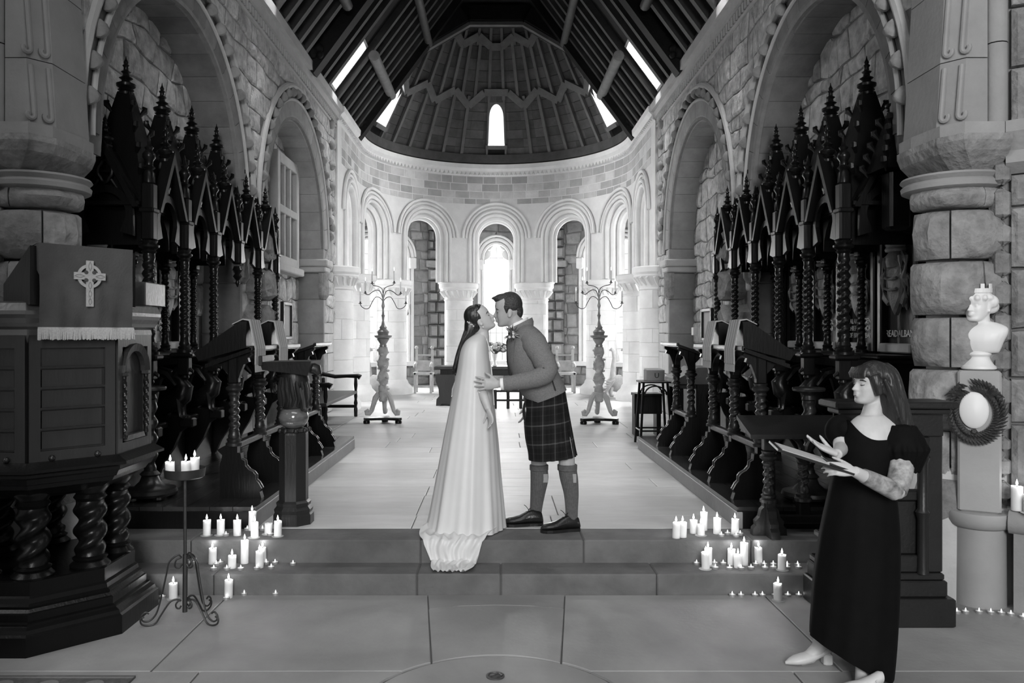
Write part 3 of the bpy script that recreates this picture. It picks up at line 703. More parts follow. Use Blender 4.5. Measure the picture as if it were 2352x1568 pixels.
# rough piers at the corners of the outer wall
for dg in (-54, -18, 18, 54):
    x, y = corner(dg); t = math.radians(dg); U = Vector((cos(t), -sin(t), 0)); Nn = Vector((-sin(t), -cos(t), 0)); A = Vector((x, y, 0))
    p = thing('aisle_pier', (x, y, ZC), 'rough stone wall pier seen through the %s apse arch, %s' % ('left' if dg < 0 else 'right', 'inner' if abs(dg) < 20 else 'outer'), 'pier', kind='structure')
    z = .25
    while z < 5.0:
        h = R.uniform(.2, .34); hw = .25 if z < 3.3 or z > 3.7 else .25; w_ = hw+R.uniform(-.02, .03); cut = R.uniform(-.5, .5)*w_
        for a, b in ((-w_, cut-.006), (cut+.006, w_)):
            rs = [[tuple(A+U*u+Nn*d+Vector((0, 0, zz))) for u, zz in ((a+e, z+.01+e), (b-e, z+.01+e), (b-e, z+h-.01-e), (a+e, z+h-.01-e))] for d, e in ((-.1, 0), (.22, 0), (.30+R.uniform(0, .04), .04))]
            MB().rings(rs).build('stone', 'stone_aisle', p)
        z += h
    M4 = Matrix(((U.x, Nn.x, 0, A.x), (U.y, Nn.y, 0, A.y), (0, 0, 1, 0), (0, 0, 0, 1)))
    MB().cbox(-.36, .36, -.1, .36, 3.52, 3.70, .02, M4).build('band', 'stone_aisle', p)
# ------------------------------------------------------------------ chancel roof
ZE, SL, RY0, RY1 = 5.92, 1.35, 3.6, 16.85
RX = 3.02
def roof_pt(s, t, y, d=0):       # t metres inwards from the eave, d below the boards
    n = Vector((-SL, -1)).normalized() if s > 0 else Vector((SL, -1)).normalized()
    return (s*(RX-t)+n.x*d, y, ZE+SL*t+n.y*d)
sky = [(8.05, 8.4), (9.9, 10.25), (13.85, 14.17)]
for s in (-1, 1):
    side = 'left' if s < 0 else 'right'; mb = MB()
    cuts = sorted([RY0, RY1]+[q for a in sky for q in a])
    for a, b in zip(cuts[:-1], cuts[1:]):
        hole = any(abs(a-q[0]) < 1e-6 for q in sky)
        for t0, t1 in (((0, .12), (.66, RX)) if hole else ((0, RX),)):
            mb.add([roof_pt(s, t0, a), roof_pt(s, t1, a), roof_pt(s, t1, b), roof_pt(s, t0, b)], [(0,1,2,3)])
    rf = mb.build('ceiling_'+side, 'wood_roof', label='dark boarded %s slope of the chancel roof' % side, cat='ceiling', kind='structure')
    y = 4.0
    while y < 16.6:
        if not any(a-.04 < y < b+.04 for a, b in sky):
            mb = MB(); w = .055
            vs = [roof_pt(s, t, yy, d) for t in (-.02, RX-.05) for yy in (y-w, y+w) for d in (.0, .12)]
            mb.add(vs, [(0,1,3,2), (4,5,7,6), (0,1,5,4), (2,3,7,6), (1,3,7,5), (0,2,6,4)]).build('rafter', 'wood_rafter', rf)
        y += .40
    for t, y0, y1, r, m in ((.66, 14.3, 16.7, .10, 'wood_pole'), (1.45, 12.9, 16.7, .08, 'wood_rafter'), (.62, 4, 12.0, .08, 'wood_rafter'), (2.2, 4, 16.7, .09, 'wood_rafter')):
        MB().tube([roof_pt(s, t, y0, .2), roof_pt(s, t, y1, .2)], r, 10).build('purlin', m, rf, smooth=True)
    for (ya, yb) in sky:
        k = thing('window_skylight', roof_pt(s, .1, ya), '', 'skylight', kind='structure')
        k['label'] = 'narrow skylight in the %s roof slope, %s' % (side, {8.05: 'nearest', 9.9: 'middle', 13.85: 'farthest'}[ya])
        MB().add([roof_pt(s, t, y, d) for t in (.12, .66) for y in (ya, yb) for d in (-.06, -.07)], [(0,1,3,2), (4,5,7,6), (0,1,5,4), (2,3,7,6), (1,3,7,5), (0,2,6,4)]).build('pane', 'glass', k)
        for e, f in ((ya-.03, ya), (yb, yb+.03)):
            MB().add([roof_pt(s, t, y, d) for t in (.10, .68) for y in (e, f) for d in (.06, -.08)], [(0,1,3,2), (4,5,7,6), (0,1,5,4), (2,3,7,6), (1,3,7,5), (0,2,6,4)]).build('frame', 'wood_pale', k)
        for e, f in ((.09, .12), (.66, .69)):
            MB().add([roof_pt(s, t, y, d) for t in (e, f) for y in (ya-.03, yb+.03) for d in (.06, -.08)], [(0,1,3,2), (4,5,7,6), (0,1,5,4), (2,3,7,6), (1,3,7,5), (0,2,6,4)]).build('frame', 'wood_pale', k)
    # wall plate and carved bosses
    MB().box(2.86, 3.2, RY0, RY1, 5.92, 5.99).build('wall_plate', 'wood_roof', rf, sx=s)
    for yb_ in (12.3, 16.55):
        MB().ball((2.86, yb_, 6.06), .13, 10, 6, (1, 1.2, .9)).ball((2.74, yb_-.02, 6.10), .08, 8, 5).ball((2.72, yb_-.02, 6.0), .06, 8, 5).build('boss', 'wood_roof', rf, smooth=True, sx=s)
    # principal rafters (trusses)
    for yt in (8.9, 12.45, 16.6):
        vs = [roof_pt(s, t, yy, d) for t in (-.02, RX-.02) for yy in (yt-.12, yt+.12) for d in (.0, .26)]
        MB().add(vs, [(0,1,3,2), (4,5,7,6), (0,1,5,4), (2,3,7,6), (1,3,7,5), (0,2,6,4)]).build('principal_rafter', 'wood_roof', rf)
for yt, z in ((8.9, 8.5), (12.45, 8.5)):
    MB().box(-1.2, 1.2, yt-.11, yt+.11, z, z+.26).build('collar_beam', 'wood_roof', label='dark collar beam across the chancel roof, %s' % ('nearer' if yt < 10 else 'farther'), cat='beam', kind='structure')
# polygonal arch truss closing the roof against the apse
op = [(-2.86, 5.9), (-2.72, 6.05), (-1.62, 7.58), (-.56, 8.2), (.56, 8.2), (1.62, 7.58), (2.72, 6.05), (2.86, 5.9)]
mb = MB(); top = [(-3.6, 5.9), (-3.6, 6.6), (-2.6, 8.8), (-.9, 11.0), (.9, 11.0), (2.6, 8.8), (3.6, 6.6), (3.6, 5.9)]
for y in (16.78, 16.95):
    for i in range(7): mb.add([(op[i][0], y, op[i][1]), (op[i+1][0], y, op[i+1][1]), (top[i+1][0], y, top[i+1][1]), (top[i][0], y, top[i][1])], [(0,1,2,3)])
for i in range(7): mb.add([(op[i][0], 16.78, op[i][1]), (op[i+1][0], 16.78, op[i+1][1]), (op[i+1][0], 16.95, op[i+1][1]), (op[i][0], 16.95, op[i][1])], [(0,1,2,3)])
tr = mb.build('truss_wall', 'wood_roof', label='dark boarded truss framing the apse roof', cat='truss', kind='structure')
for i in range(1, 6):
    a, b = Vector((op[i][0], 16.74, op[i][1])), Vector((op[i+1][0], 16.74, op[i+1][1])); d = (b-a).normalized(); n = Vector((-d.z, 0, d.x))
    mb = MB(); q = [a-d*.0, b+d*.0]
    vs = [p+n*e+Vector((0, f, 0)) for p in q for e in (-.035, .035) for f in (-.06, .06)]
    mb.add(vs, [(0,1,3,2), (4,5,7,6), (0,1,5,4), (2,3,7,6), (1,3,7,5), (0,2,6,4)]).build('arch_brace', 'wood_rib', tr)
    vs = [p+n*e+Vector((0, f, 0)) for p in q for e in (.05, .36) for f in (-.12, .02)]
    MB().add(vs, [(0,1,3,2), (4,5,7,6), (0,1,5,4), (2,3,7,6), (1,3,7,5), (0,2,6,4)]).build('brace_beam', 'wood_roof', tr)
MB().box(-2.0, 2.0, 16.5, 16.74, 8.62, 8.92).build('collar_beam', 'wood_roof', tr)
# ------------------------------------------------------------------ apse roof: boarded half cone
CZ0, CS, CRB = 6.12, 1.75, 2.92
def cone(t, k, d=0): # t angle, k horizontal distance inward, d inwards off the boards
    r = CRB-k-d*.87; z = CZ0+CS*k-d*.5; return Vector((r*sin(t), AY+r*cos(t), z))
wins = [(-74, .09), (0, .085), (74, .09)]
K0, K1 = .16, .66
cn = None; mb = MB(); T0 = math.radians(-97); T1 = math.radians(97)
ts = sorted(set([T0+(T1-T0)*i/64 for i in range(65)]+[math.radians(a)+e*(.0745 if a == 0 else .1055) for a, _ in wins for e in (-1, 1)]))
for a, b in zip(ts[:-1], ts[1:]):
    m_ = (a+b)/2; hole = any(abs(m_-math.radians(q)) < (.074 if q == 0 else .105) for q, _ in wins)
    for k0, k1 in (((0, K0), (K1, 2.5)) if hole else ((0, 2.5),)):
        mb.add([cone(a, k0), cone(b, k0), cone(b, k1), cone(a, k1)], [(0,1,2,3)])
cn = mb.build('ceiling_apse', 'wood_roof', label='boarded half-cone roof of the apse with ribs and zigzag bracing', cat='ceiling', kind='structure')
mb = MB()
MB().rings([[Vector((r*sin(t), AY+r*cos(t), z)) for r, z in ((2.80, 5.93), (2.80, 6.14), (3.3, 6.16), (3.3, 5.93))] for t in [T0+(T1-T0)*i/80 for i in range(81)]]).build('wall_plate', 'wood_board', cn)
# boards: courses between ribs
NR = 27; angs = [math.radians(-92+184*i/(NR-1)) for i in range(NR)]
kk = [0, .11, .22, .33, .44, .55, .66, .78, .90, 1.03, 1.16, 1.3, 1.44, 1.58, 1.72]
cnt = 0; skipped = {}
def board(a, b, k0, k1, d):
    MB().add([cone(a, k0, d+.012), cone(b, k0, d+.012), cone(b, k1, d), cone(a, k1, d), cone(a, k0, 0), cone(b, k0, 0), cone(b, k1, 0), cone(a, k1, 0)], [(0,1,2,3), (0,1,5,4), (2,3,7,6), (1,2,6,5), (3,0,4,7)]).build('roof_board', 'wood_board', cn)
for i in range(len(kk)-1):
    for j in range(0, NR-1, 2 if i > 7 else 1):
        a, b = angs[j], angs[min(NR-1, j+(2 if i > 7 else 1))]
        hit = [q for q, _ in wins if a-(.08 if q == 0 else .11) < math.radians(q) < b+(.08 if q == 0 else .11)]
        if i < 6 and hit: skipped.setdefault((i, hit[0]), []).extend((a, b)); continue
        k0, k1 = kk[i]+.004, kk[i+1]-.002; d = R.uniform(.008, .016)
        board(a, b, k0, k1, d); cnt += 1
for (i, q), ab in skipped.items():
    h_ = (.078 if q == 0 else .109); c_ = math.radians(q)
    for lo, hi in ((min(ab), c_-h_), (c_+h_, max(ab))):
        if hi-lo > .01: board(lo, hi, kk[i]+.004, kk[i+1]-.002, .012)
def beam(pts, w, d, m, nm, off=.02):
    mb = MB(); rs = []
    for i, (t, k) in enumerate(pts):
        p0 = cone(t, k, off); p1 = cone(t, k, off+d); q = pts[min(i+1, len(pts)-1)]; o = pts[max(i-1, 0)]
        tn = (cone(*q)-cone(*o)).normalized(); nn = (p1-p0).normalized(); sd = tn.cross(nn).normalized()*w
        rs.append([p0-sd, p0+sd, p1+sd, p1-sd])
    mb.rings(rs).build(nm, m, cn)
def k_of(t, x, y): return None
# zigzag vertices projected onto the cone through the picture rays are only used to read the heights
zig1 = [(-74, .74), (-64.5, .60), (-50.4, .79), (-40.7, .62), (-28.3, .79), (-17.5, .62), (-8, .79), (8, .79), (17.5, .62), (28.3, .79), (40.7, .62), (50.4, .79), (64.5, .60), (74, .74)]
zig2 = [(-70, 1.38), (-52, 1.26), (-40, 1.41), (-30, 1.30), (-16.4, 1.42), (-4.6, 1.31), (4.6, 1.31), (16.4, 1.42), (30, 1.30), (40, 1.41), (52, 1.26), (70, 1.38)]
for z in (zig1, zig2):
    for a, b in zip(z[:-1], z[1:]): beam([(math.radians(a[0]), a[1]), (math.radians(b[0]), b[1])], .085, .06, 'wood_rib', 'zigzag_brace', .05)
for a in (-85, -58, -47, -37, -27.5, -17.8, 17.8, 27.5, 37, 47, 58, 85): beam([(math.radians(a), .02), (math.radians(a), .4), (math.radians(a), .74)], .036, .07, 'wood_rib', 'rib')
for a in (-76, -60, -48, -38, -30, -22.5, -14, -4.7, 4.7, 14, 22.5, 30, 38, 48, 60, 76): beam([(math.radians(a), .70), (math.radians(a), 1.0), (math.radians(a), 1.36)], .034, .07, 'wood_rib', 'rib')
for a in (-70, -45, -29, -16.5, -5, 5, 16.5, 29, 45, 70): beam([(math.radians(a), 1.32), (math.radians(a), 1.7), (math.radians(a), 2.3)], .030, .07, 'wood_rib', 'rib')
for q, _ in wins:
    qa = math.radians(q); nm = {-74: 'left', 0: 'central', 74: 'right'}[q]
    wn = thing('window_apse_'+nm, cone(qa, K0), 'bright round-headed %s window in the apse roof' % nm, 'window', kind='structure')
    hwn = .074 if q == 0 else .105
    poly = [(-hwn, K0), (hwn, K0), (hwn, K1), (-hwn, K1)]
    MB().add([cone(qa+u, k, -.04) for u, k in poly]+[cone(qa+u, k, -.05) for u, k in poly], [(0,1,2,3), (4,5,6,7), (0,1,5,4), (1,2,6,5), (2,3,7,6), (3,0,4,7)]).build('pane', 'glass', wn)
    for e in (-1, 1): beam([(qa+e*(hwn+.009), 0.03), (qa+e*(hwn+.009), K1+.2)], .022, .07, 'wood_rib', 'frame', 0); bpy.context.view_layer.update() if False else None
    for e in (-1, 1):  # spandrels that round the head
        pts = [(e*(hwn+.002), K1+.01), (0, K1+.01)]+[(e*(hwn-.002)*sin(pi/2*k/6), K1-.16+.15*cos(pi/2*k/6)) for k in range(7)]
        n = len(pts); MB().add([cone(qa+u, k, .0) for u, k in pts]+[cone(qa+u, k, .03) for u, k in pts], [tuple(range(n)), tuple(range(n, 2*n))]+[(i, (i+1) % n, n+(i+1) % n, n+i) for i in range(n)]).build('head', 'wood_rib', wn)
    MB().add([cone(qa+u, k, d) for d in (-.02, .14) for u, k in ((-.1, K0-.05), (.1, K0-.05), (.1, K0), (-.1, K0))], [(0,1,2,3), (4,5,6,7), (0,1,5,4), (1,2,6,5), (2,3,7,6), (3,0,4,7)]).build('sill', 'wood_rib', wn)
# ------------------------------------------------------------------ canopied choir stalls
_cache = {}
def cached(key, fn, name, m, smooth=True):
    if key not in _cache: _cache[key] = fn().mesh(name, m, smooth)
    return _cache[key]
def column_mb(h, r):
    mb = MB(); b = .10; 
    mb.lathe([(r*1.5, 0), (r*1.5, .02), (r*1.15, .03), (r*1.35, .05), (r*1.0, .06), (r*1.1, .075), (r*.9, b)], n=14)
    mb.twist(r*.87, r*.17, b, h-.10, (h-.2)/(r*1.28), 2, n=14, segs=int((h-.2)/(r*.17)))
    mb.lathe([(r*.9, h-.10), (r*1.15, h-.085), (r*.95, h-.07), (r*1.5, h-.05), (r*1.55, h-.035), (r*1.1, h-.02), (r*1.3, h)], n=14)
    return mb
def finial_prof(z0, h, r): # stacked turned rings
    p = [(1.0, 0), (1.0, .06), (.7, .08), (1.0, .13), (.75, .16), (1.15, .22), (1.2, .28), (.6, .34), (.5, .38), (.85, .43), (.45, .48), (.38, .54), (.62, .59), (.32, .63), (.28, .70), (.45, .75), (.22, .79), (.30, .84), (.1, .92), (.03, 1.0)]
    return [(a*r, z0+b*h) for a, b in p]
BAYP, BY0 = .72, 6.31
FX, SX_, BKX = 2.75, 3.10, 3.42
def griffin(s, x, y):
    """carved winged beast sitting on a stall arm, breast to the aisle"""
    mb = MB()
    g = lambda a, b: Vector((x+a, y, b))
    mb.tube([g(.30, 1.02), g(.22, 1.06), g(.12, 1.10), g(.05, 1.16), g(.03, 1.23), g(.07, 1.29), g(.12, 1.33)], [.05, .075, .085, .085, .075, .05, .035], 10)
    mb.tube([g(.13, 1.30), g(.10, 1.36), g(.04, 1.40), g(-.01, 1.395)], [.035, .045, .045, .025], 8)
    mb.ball(g(.02, 1.40), .045, 8, 6); mb.tube([g(-.01, 1.395), g(-.04, 1.375), g(-.045, 1.36)], [.02, .014, .004], 6)
    for e in (-1, 1):
        o = Vector((0, e*.045, 0))
        mb.tube([g(.07, 1.14)+o, g(.06, 1.04)+o, g(.05, .98)+o, g(.01, .96)+o], [.04, .026, .022, .026], 8)
        mb.tube([g(.09, 1.25)+o, g(.17, 1.35)+o, g(.24, 1.37)+o, g(.28, 1.30)+o, g(.30, 1.15)+o], [.02, .045, .05, .04, .012], 8)
    mb.tube([g(.30, .99), g(.24, .97), g(.18, .985), g(.16, 1.02), g(.19, 1.05), g(.22, 1.03), g(.20, 1.005)], [.03, .026, .024, .022, .02, .016, .01], 8)
    return mb
for s in (-1, 1):
    side = 'left' if s < 0 else 'right'; near = 'pulpit' if s < 0 else 'marble bust'
    for k in range(5):
        y0 = BY0+BAYP*k; y1 = y0+BAYP; yc = (y0+y1)/2; npan = 3 if s < 0 else 4
        st = thing('choir_stall', (s*SX_, yc, ZD), 'black carved canopied choir stall on the %s, %s from the %s' % (side, ORD[k], near), 'choir stall', 'canopied choir stalls')
        B = lambda nm, mb, m='wood_black', sm=False, par=st: mb.build(nm, m, par, smooth=sm, sx=s)
        # seat and lower carcass
        B('seat', MB().cbox(2.86, 3.36, y0+.03, y1-.075, .88, .94, .012))
        B('lower_back', MB().box(3.34, 3.40, y0-.07, y1-.072, ZD, 1.46))
        B('seat_front', MB().box(3.0, 3.04, y0+.03, y1-.075, ZD, .88))
        B('shelf', MB().cbox(3.02, 3.44, y0-.07, y1-.072, 1.46, 1.50, .012).cbox(2.99, 3.44, y0-.07, y1-.072, 1.50, 1.535, .012))
        ends = [y0] + ([y1] if k == 4 else [])
        for yy in ends:
            B('divider', MB().prism([(3.40, ZD), (3.40, 1.5), (2.74, 1.5), (2.70, 1.46), (2.80, 1.44), (2.98, 1.42), (3.06, 1.34), (3.10, 1.2), (3.05, 1.0), (2.72, .965), (2.70, .90), (2.78, .84), (2.84, .70), (2.92, .58), (2.98, ZD)], lambda u, v, d: (u, yy-.03+d, v), .06))
            B('arm_beast', griffin(s, 2.72, yy), 'wood_dark', True)
            B('arm_cap', MB().cbox(2.66, 2.86, yy-.07, yy+.07, 1.50, 1.54, .012).cbox(2.70, 2.80, yy-.045, yy+.045, 1.34, 1.50, .01), 'wood_dark')
            B('arm_block', MB().cbox(2.66, 2.78, yy-.05, yy+.05, .885, .965, .01), 'wood_dark')
            B('pendant', MB().lathe([(.01, 1.24), (.03, 1.27), (.018, 1.295), (.036, 1.32), (.03, 1.345)], (2.745, yy, 0), 10), 'wood_dark', True)
        # columns
        for i, yy in enumerate(ends):
            nb = k+i
            zlow = 1.54 if nb < 3 or s > 0 else 1.30
            r = .052 if nb == 0 else .043
            if nb == 3 and s < 0:
                B('pendant', MB().lathe([(.005, 2.20), (.025, 2.24), (.018, 2.27), (.05, 2.31), (.03, 2.34), (.055, 2.38), (.04, 2.42)], (FX, yy, 0), 12), 'wood_dark', True)
            else:
                link('column', cached(('col', zlow, r), lambda: column_mb(2.44-zlow, r), 'column', 'wood_dark', 35), st, (s*FX, yy, zlow))
            if nb < (4 if s < 0 else 5) and nb > 0:
                link('rear_column', cached(('rcol',), lambda: column_mb(.84, .036), 'rear_column', 'wood_dark', 35), st, (s*3.22, yy, 1.54))
                B('rear_block', MB().cbox(3.17, 3.27, yy-.05, yy+.05, 2.38, 2.72, .01))
            B('post', MB().cbox(FX-.05, FX+.05, yy-.05, yy+.05, 2.44, 2.90, .016).cbox(FX-.062, FX+.062, yy-.062, yy+.062, 2.66, 2.70, .01), 'wood_dark')
            B('pinnacle', MB().lathe([(.045, 2.90), (.042, 2.98), (.03, 3.0), (.05, 3.02), (.03, 3.04), (.03, 3.07), (.05, 3.10), (.048, 3.13), (.025, 3.16), (.035, 3.18), (.016, 3.20), (.01, 3.25), (.002, 3.28)], (FX, yy, 0), 12), 'wood_dark', True)
        # front gable
        def gable(Mg, hw, zb_, za, mm='wood_dark'):
            th = .05
            for e in (-1, 1):
                L = [(e*hw, zb_), (0, za), (0, za-.10), (e*(hw-.045), zb_)]
                MB().prism(L, lambda u, v, d: Mg(u, v, d-.05), .09).build('gable_rail', mm, st)
            ro, ri, zc_ = hw-.06, hw-.115, zb_-.06
            arc = lambda r_, n_=14: [(-r_*cos(pi*j/n_), zc_+r_*1.05*sin(pi*j/n_)) for j in range(n_+1)]
            o_, i_ = arc(ro), arc(ri); o_ = [(-ro, zc_-.16)]+o_+[(ro, zc_-.16)]; i_ = [(-ri+.05, zc_-.13), ]+i_+[(ri-.05, zc_-.13)]
            rs = [[Mg(a[0], a[1], 0), Mg(b[0], b[1], 0), Mg(b[0], b[1], .035), Mg(a[0], a[1], .035)] for a, b in zip(o_, i_)]
            MB().rings(rs).build('gable_arch', mm, st)
            zt_ = zc_+ro*1.05; cz = (zt_+za-.16)/2+.0; rq = min(.075, (za-.16-zt_)/2+.03)
            # quatrefoil ring
            pts = []
            for j in range(24):
                t = 2*pi*j/24; q = rq*(1+.22*abs(cos(2*t))); pts.append(Mg(q*.62*sin(t), cz+q*cos(t), .018))
            pts.append(pts[0]); MB().tube(pts, .014, 6, caps=False).build('tracery', mm, st, smooth=True)
            for e in (-1, 1): MB().tube([Mg(e*.05, cz-rq*.9, .018), Mg(e*ro*.5, zt_-.055, .018), Mg(e*(hw-.07), zb_+.1, .018)], .012, 6).build('tracery_bar', mm, st, smooth=True)
            for e in (-1, 1): MB().tube([Mg(e*rq*.34, cz+e*0, .018), Mg(0, cz, .018)], .01, 6).build('tracery_cusp', mm, st)
        gable(lambda u, v, d: (s*(FX-.01+d), yc+u, v), BAYP/2-.072, 2.68, 3.22)
        B('gable_finial', MB().lathe(finial_prof(3.14, .34, .055), (FX+.02, yc, 0), 12), 'wood_dark', True)
        B('canopy_roof', MB().prism([(y0+.075, 2.70), (y1-.075, 2.70), (yc, 3.16)], lambda u, v, d: (FX+.06+d, u, v), .62))
        B('canopy_ceiling', MB().box(2.80, 3.40, y0-.06, y1-.072, 2.72, 2.75))
        if k < npan or s > 0:
            for (a, b, h) in ((y0+.04, yc, .0), (yc, y1-.04, .0)):
                pass
            B('canopy_vault', MB().rings([[(FX+.1+.56*i/6, yc-(BAYP/2-.09)*cos(pi*j/10), 2.42+.30*sin(pi*j/10)) for j in range(11)]+[(FX+.1+.56*i/6, yc+BAYP/2-.075, 2.76), (FX+.1+.56*i/6, yc-BAYP/2+.075, 2.76)] for i in range(7)], caps=True))
        # spire with crockets and finial
        def spire(xc, ycn, zb_, zt_, hw0, hw1, ft, nm='spire'):
            B(nm, MB().rings([[(xc+a*h, ycn+b*h, z) for a, b in ((-1,-1),(1,-1),(1,1),(-1,1))] for h, z in ((hw0, zb_), (hw1, zt_))]))
            for a, b in ((-1,-1),(1,-1),(1,1),(-1,1)):
                for j in range(5):
                    t = (j+.5)/5.2; h = hw0+(hw1-hw0)*t; z = zb_+(zt_-zb_)*t
                    B('crocket', MB().tube([(xc+a*(h-.004), ycn+b*(h-.004), z-.07), (xc+a*(h+.012), ycn+b*(h+.012), z-.03), (xc+a*(h+.030), ycn+b*(h+.030), z+.0), (xc+a*(h+.032), ycn+b*(h+.032), z+.022), (xc+a*(h+.018), ycn+b*(h+.018), z+.036)], [.006, .016, .026, .024, .008], 7), 'wood_black', True)
            B('spire_finial', MB().lathe(finial_prof(zt_-.02, ft, .065), (xc, ycn, 0), 14), 'wood_dark', True)
        big = k == 0
        spire(SX_, yc, 2.78 if big else 2.95, 3.72, .26 if big else .21, .05, .33)
        if big:
            gable(lambda u, v, d: (s*(3.09+u), 6.27+d, v), .29, 2.70, 3.26, 'wood_black')
            B('gable_finial', MB().lathe(finial_prof(3.18, .26, .055), (3.09, 6.29, 0), 12), 'wood_dark', True)
            B('canopy_roof', MB().prism([(2.82, 2.72), (3.36, 2.72), (3.09, 3.18)], lambda u, v, d: (u, 6.34+d, v), .4))
            if s > 0:
                spire(3.06, 6.10, 2.95, 3.40, .16, .045, .28, 'corner_spire')
                B('corner_post', MB().cbox(2.98, 3.14, 6.02, 6.18, 2.5, 2.95, .02))
            B('end_panel', MB().box(3.36, 3.42, 6.28, 6.34, 1.54, 2.72))
        # heraldic panel
        if (s < 0 and k < 3) or (s > 0 and k < 5):
            hp = B('heraldic_panel', MB().box(BKX-.03, BKX+.02, y0-.07, y1-.072, 1.54, 2.72), 'panel_back')
            for yy in (y0+.02, y1-.11): B('panel_frame', MB().cbox(BKX-.10, BKX, yy-.035, yy+.035, 1.54, 2.72, .012), 'wood_black', False, hp)
            B('panel_sill', MB().cbox(BKX-.12, BKX, y0+.06, y1-.15, 1.545, 1.625, .01), 'sill_pale', False, hp)
            mr = 'relief_pale' if (s < 0 or k in (1,)) else 'relief_mid'
            xr = BKX-.05
            sh = [(-.13, .16), (.13, .16), (.135, .0), (.10, -.14), (0, -.27), (-.10, -.14), (-.135, 0)]
            rs = []
            for q, d in ((1, 0), (1, .03), (.88, .05), (.3, .07)): rs.append([(xr-d, yc+u*q+(.02 if k % 2 else -.02)*v, 2.13+v*q) for u, v in sh])
            B('shield', MB().rings(rs), mr, False, hp)
            for j in (-.05, .04): B('shield_bar', MB().tube([(xr-.07, yc-.10, 2.13+j), (xr-.085, yc, 2.12+j), (xr-.07, yc+.10, 2.14+j)], .012, 6), mr, True, hp)
            B('helm', MB().lathe([(.075, 2.26), (.085, 2.31), (.08, 2.36), (.05, 2.40)], (xr-.02, yc, 0), 12), mr, True, hp)
            B('crown', MB().lathe([(.085, 2.39), (.092, 2.41), (.08, 2.43), (.09, 2.45), (.08, 2.46)], (xr-.02, yc, 0), 12), 'relief_pale', True, hp)
            mb = MB(); rg = random.Random(k*7+s)
            for j in range(11):
                a = rg.uniform(-1, 1); mb.tube([(xr-.03, yc+a*.03, 2.45), (xr-.05-rg.uniform(0, .03), yc+a*.07, 2.50+rg.uniform(0, .05)), (xr-.04, yc+a*.09+rg.uniform(-.02, .02), 2.55+rg.uniform(0, .08))], [.02, .018, .006], 5)
            mb.build('crest', 'relief_pale' if mr == 'relief_pale' or k == 1 else mr, hp, smooth=True, sx=s)
            for e in (-1, 1):
                for j in range(3):
                    pts = []
                    for i in range(9):
                        t = i/8; pts.append((xr-.02-.03*sin(3*t+j), yc+e*(.10+.10*sin(pi*t)*(1-.15*j)+.03*sin(9*t+j*2)), 2.38-.42*t-.03*j))
                    B('mantling', MB().tube(pts, [.018+.014*sin(i*1.9+j) for i in range(9)], 6), mr, True, hp)
            t = TXT[s][k]
            if t:
                for li, ln in enumerate(t.split('\n')):
                    sz = .082 if '\n' not in t else .066
                    M4 = Matrix(((0, 0, -s*1., s*(BKX-.045)), (-s*1., 0, 0, yc), (0, 1, 0, (1.80-.066*li) if '\n' in t else 1.68), (0, 0, 0, 1)))
                    M4 = M4 @ Matrix.Diagonal((min(1, .60/(len(ln)*sz*.62)), 1, 1, 1))
                    text_mesh(ln, sz, M4, parent=hp)
# ------------------------------------------------------------------ choir desks
FOOT = [(1.80, 0), (2.12, 0), (2.12, .25), (2.10, .33), (2.14, .37), (2.07, .41), (1.985, .41), (1.985, .35), (1.96, .345), (1.955, .30), (1.93, .285), (1.925, .25), (1.90, .22), (1.865, .20), (1.845, .175), (1.845, .14), (1.825, .12), (1.80, .075), (1.815, .05)]
def desk(s, feet, label):
    y0, y1 = feet[0], feet[-1]
    d = thing('choir_desk', (s*2.02, (y0+y1)/2, ZD), label, 'desk', 'choir book desks')
    B = lambda nm, mb, m='wood_dark', sm=False, par=d: mb.build(nm, m, par, smooth=sm, sx=s)
    for i, y in enumerate(feet):
        lg = B('leg', MB().prism([(u, v+ZD) for u, v in FOOT], lambda u, v, w: (u, y-.035+w, v), .07))
        B('foot_edge', MB().tube([(u, y, v+ZD) for u, v in FOOT[9:]], .006, 4), 'wood_desk', False, lg)
        m_ = cached('dcol', lambda: column_mb(.48, .042), 'shaft', 'wood_desk', 35)
        o = link('shaft', m_, lg, (s*2.02, y, .845))
        B('post', MB().cbox(1.98, 2.06, y-.04, y+.04, 1.32, 1.55, .012), 'wood_dark', False, lg)
        B('bracket', MB().prism([(2.06, 1.40), (2.10, 1.44), (2.12, 1.47), (2.17, 1.485), (2.2, 1.47), (2.2, 1.5), (1.9, 1.575), (1.88, 1.545), (1.91, 1.52), (1.90, 1.49), (1.94, 1.47), (1.96, 1.42), (1.98, 1.36), (2.06, 1.36)], lambda u, v, w: (u, y-.025+w, v), .05), 'wood_dark', False, lg)
    for a, b in zip(feet[:-1], feet[1:]):
        B('rail', MB().cbox(1.985, 2.055, a+.035, b-.035, .815, .865, .01), 'wood_desk')
        h = (b-a)/2-.04; c = (a+b)/2; n = 12
        B('arch', MB().rings([[(1.995, c-r*cos(pi*j/n), 1.36+min(r, .17*r/h)*sin(pi*j/n)) for r in (h, h-.03)]+[(2.045, c-r*cos(pi*j/n), 1.36+min(r, .17*r/h)*sin(pi*j/n)) for r in (h-.03, h)] for j in range(n+1)]), 'wood_desk')
    e = .07
    B('top', MB().add([(x, y, z+dz) for y in (y0-e, y1+e) for x, z in ((1.87, 1.60), (2.22, 1.475)) for dz in (-.03, 0)], [(0,1,3,2), (4,5,7,6), (0,1,5,4), (2,3,7,6), (1,3,7,5), (0,2,6,4)]))
    B('top_edge', MB().cbox(1.855, 1.885, y0-e, y1+e, 1.575, 1.612, .006), 'wood_desk')
    return d
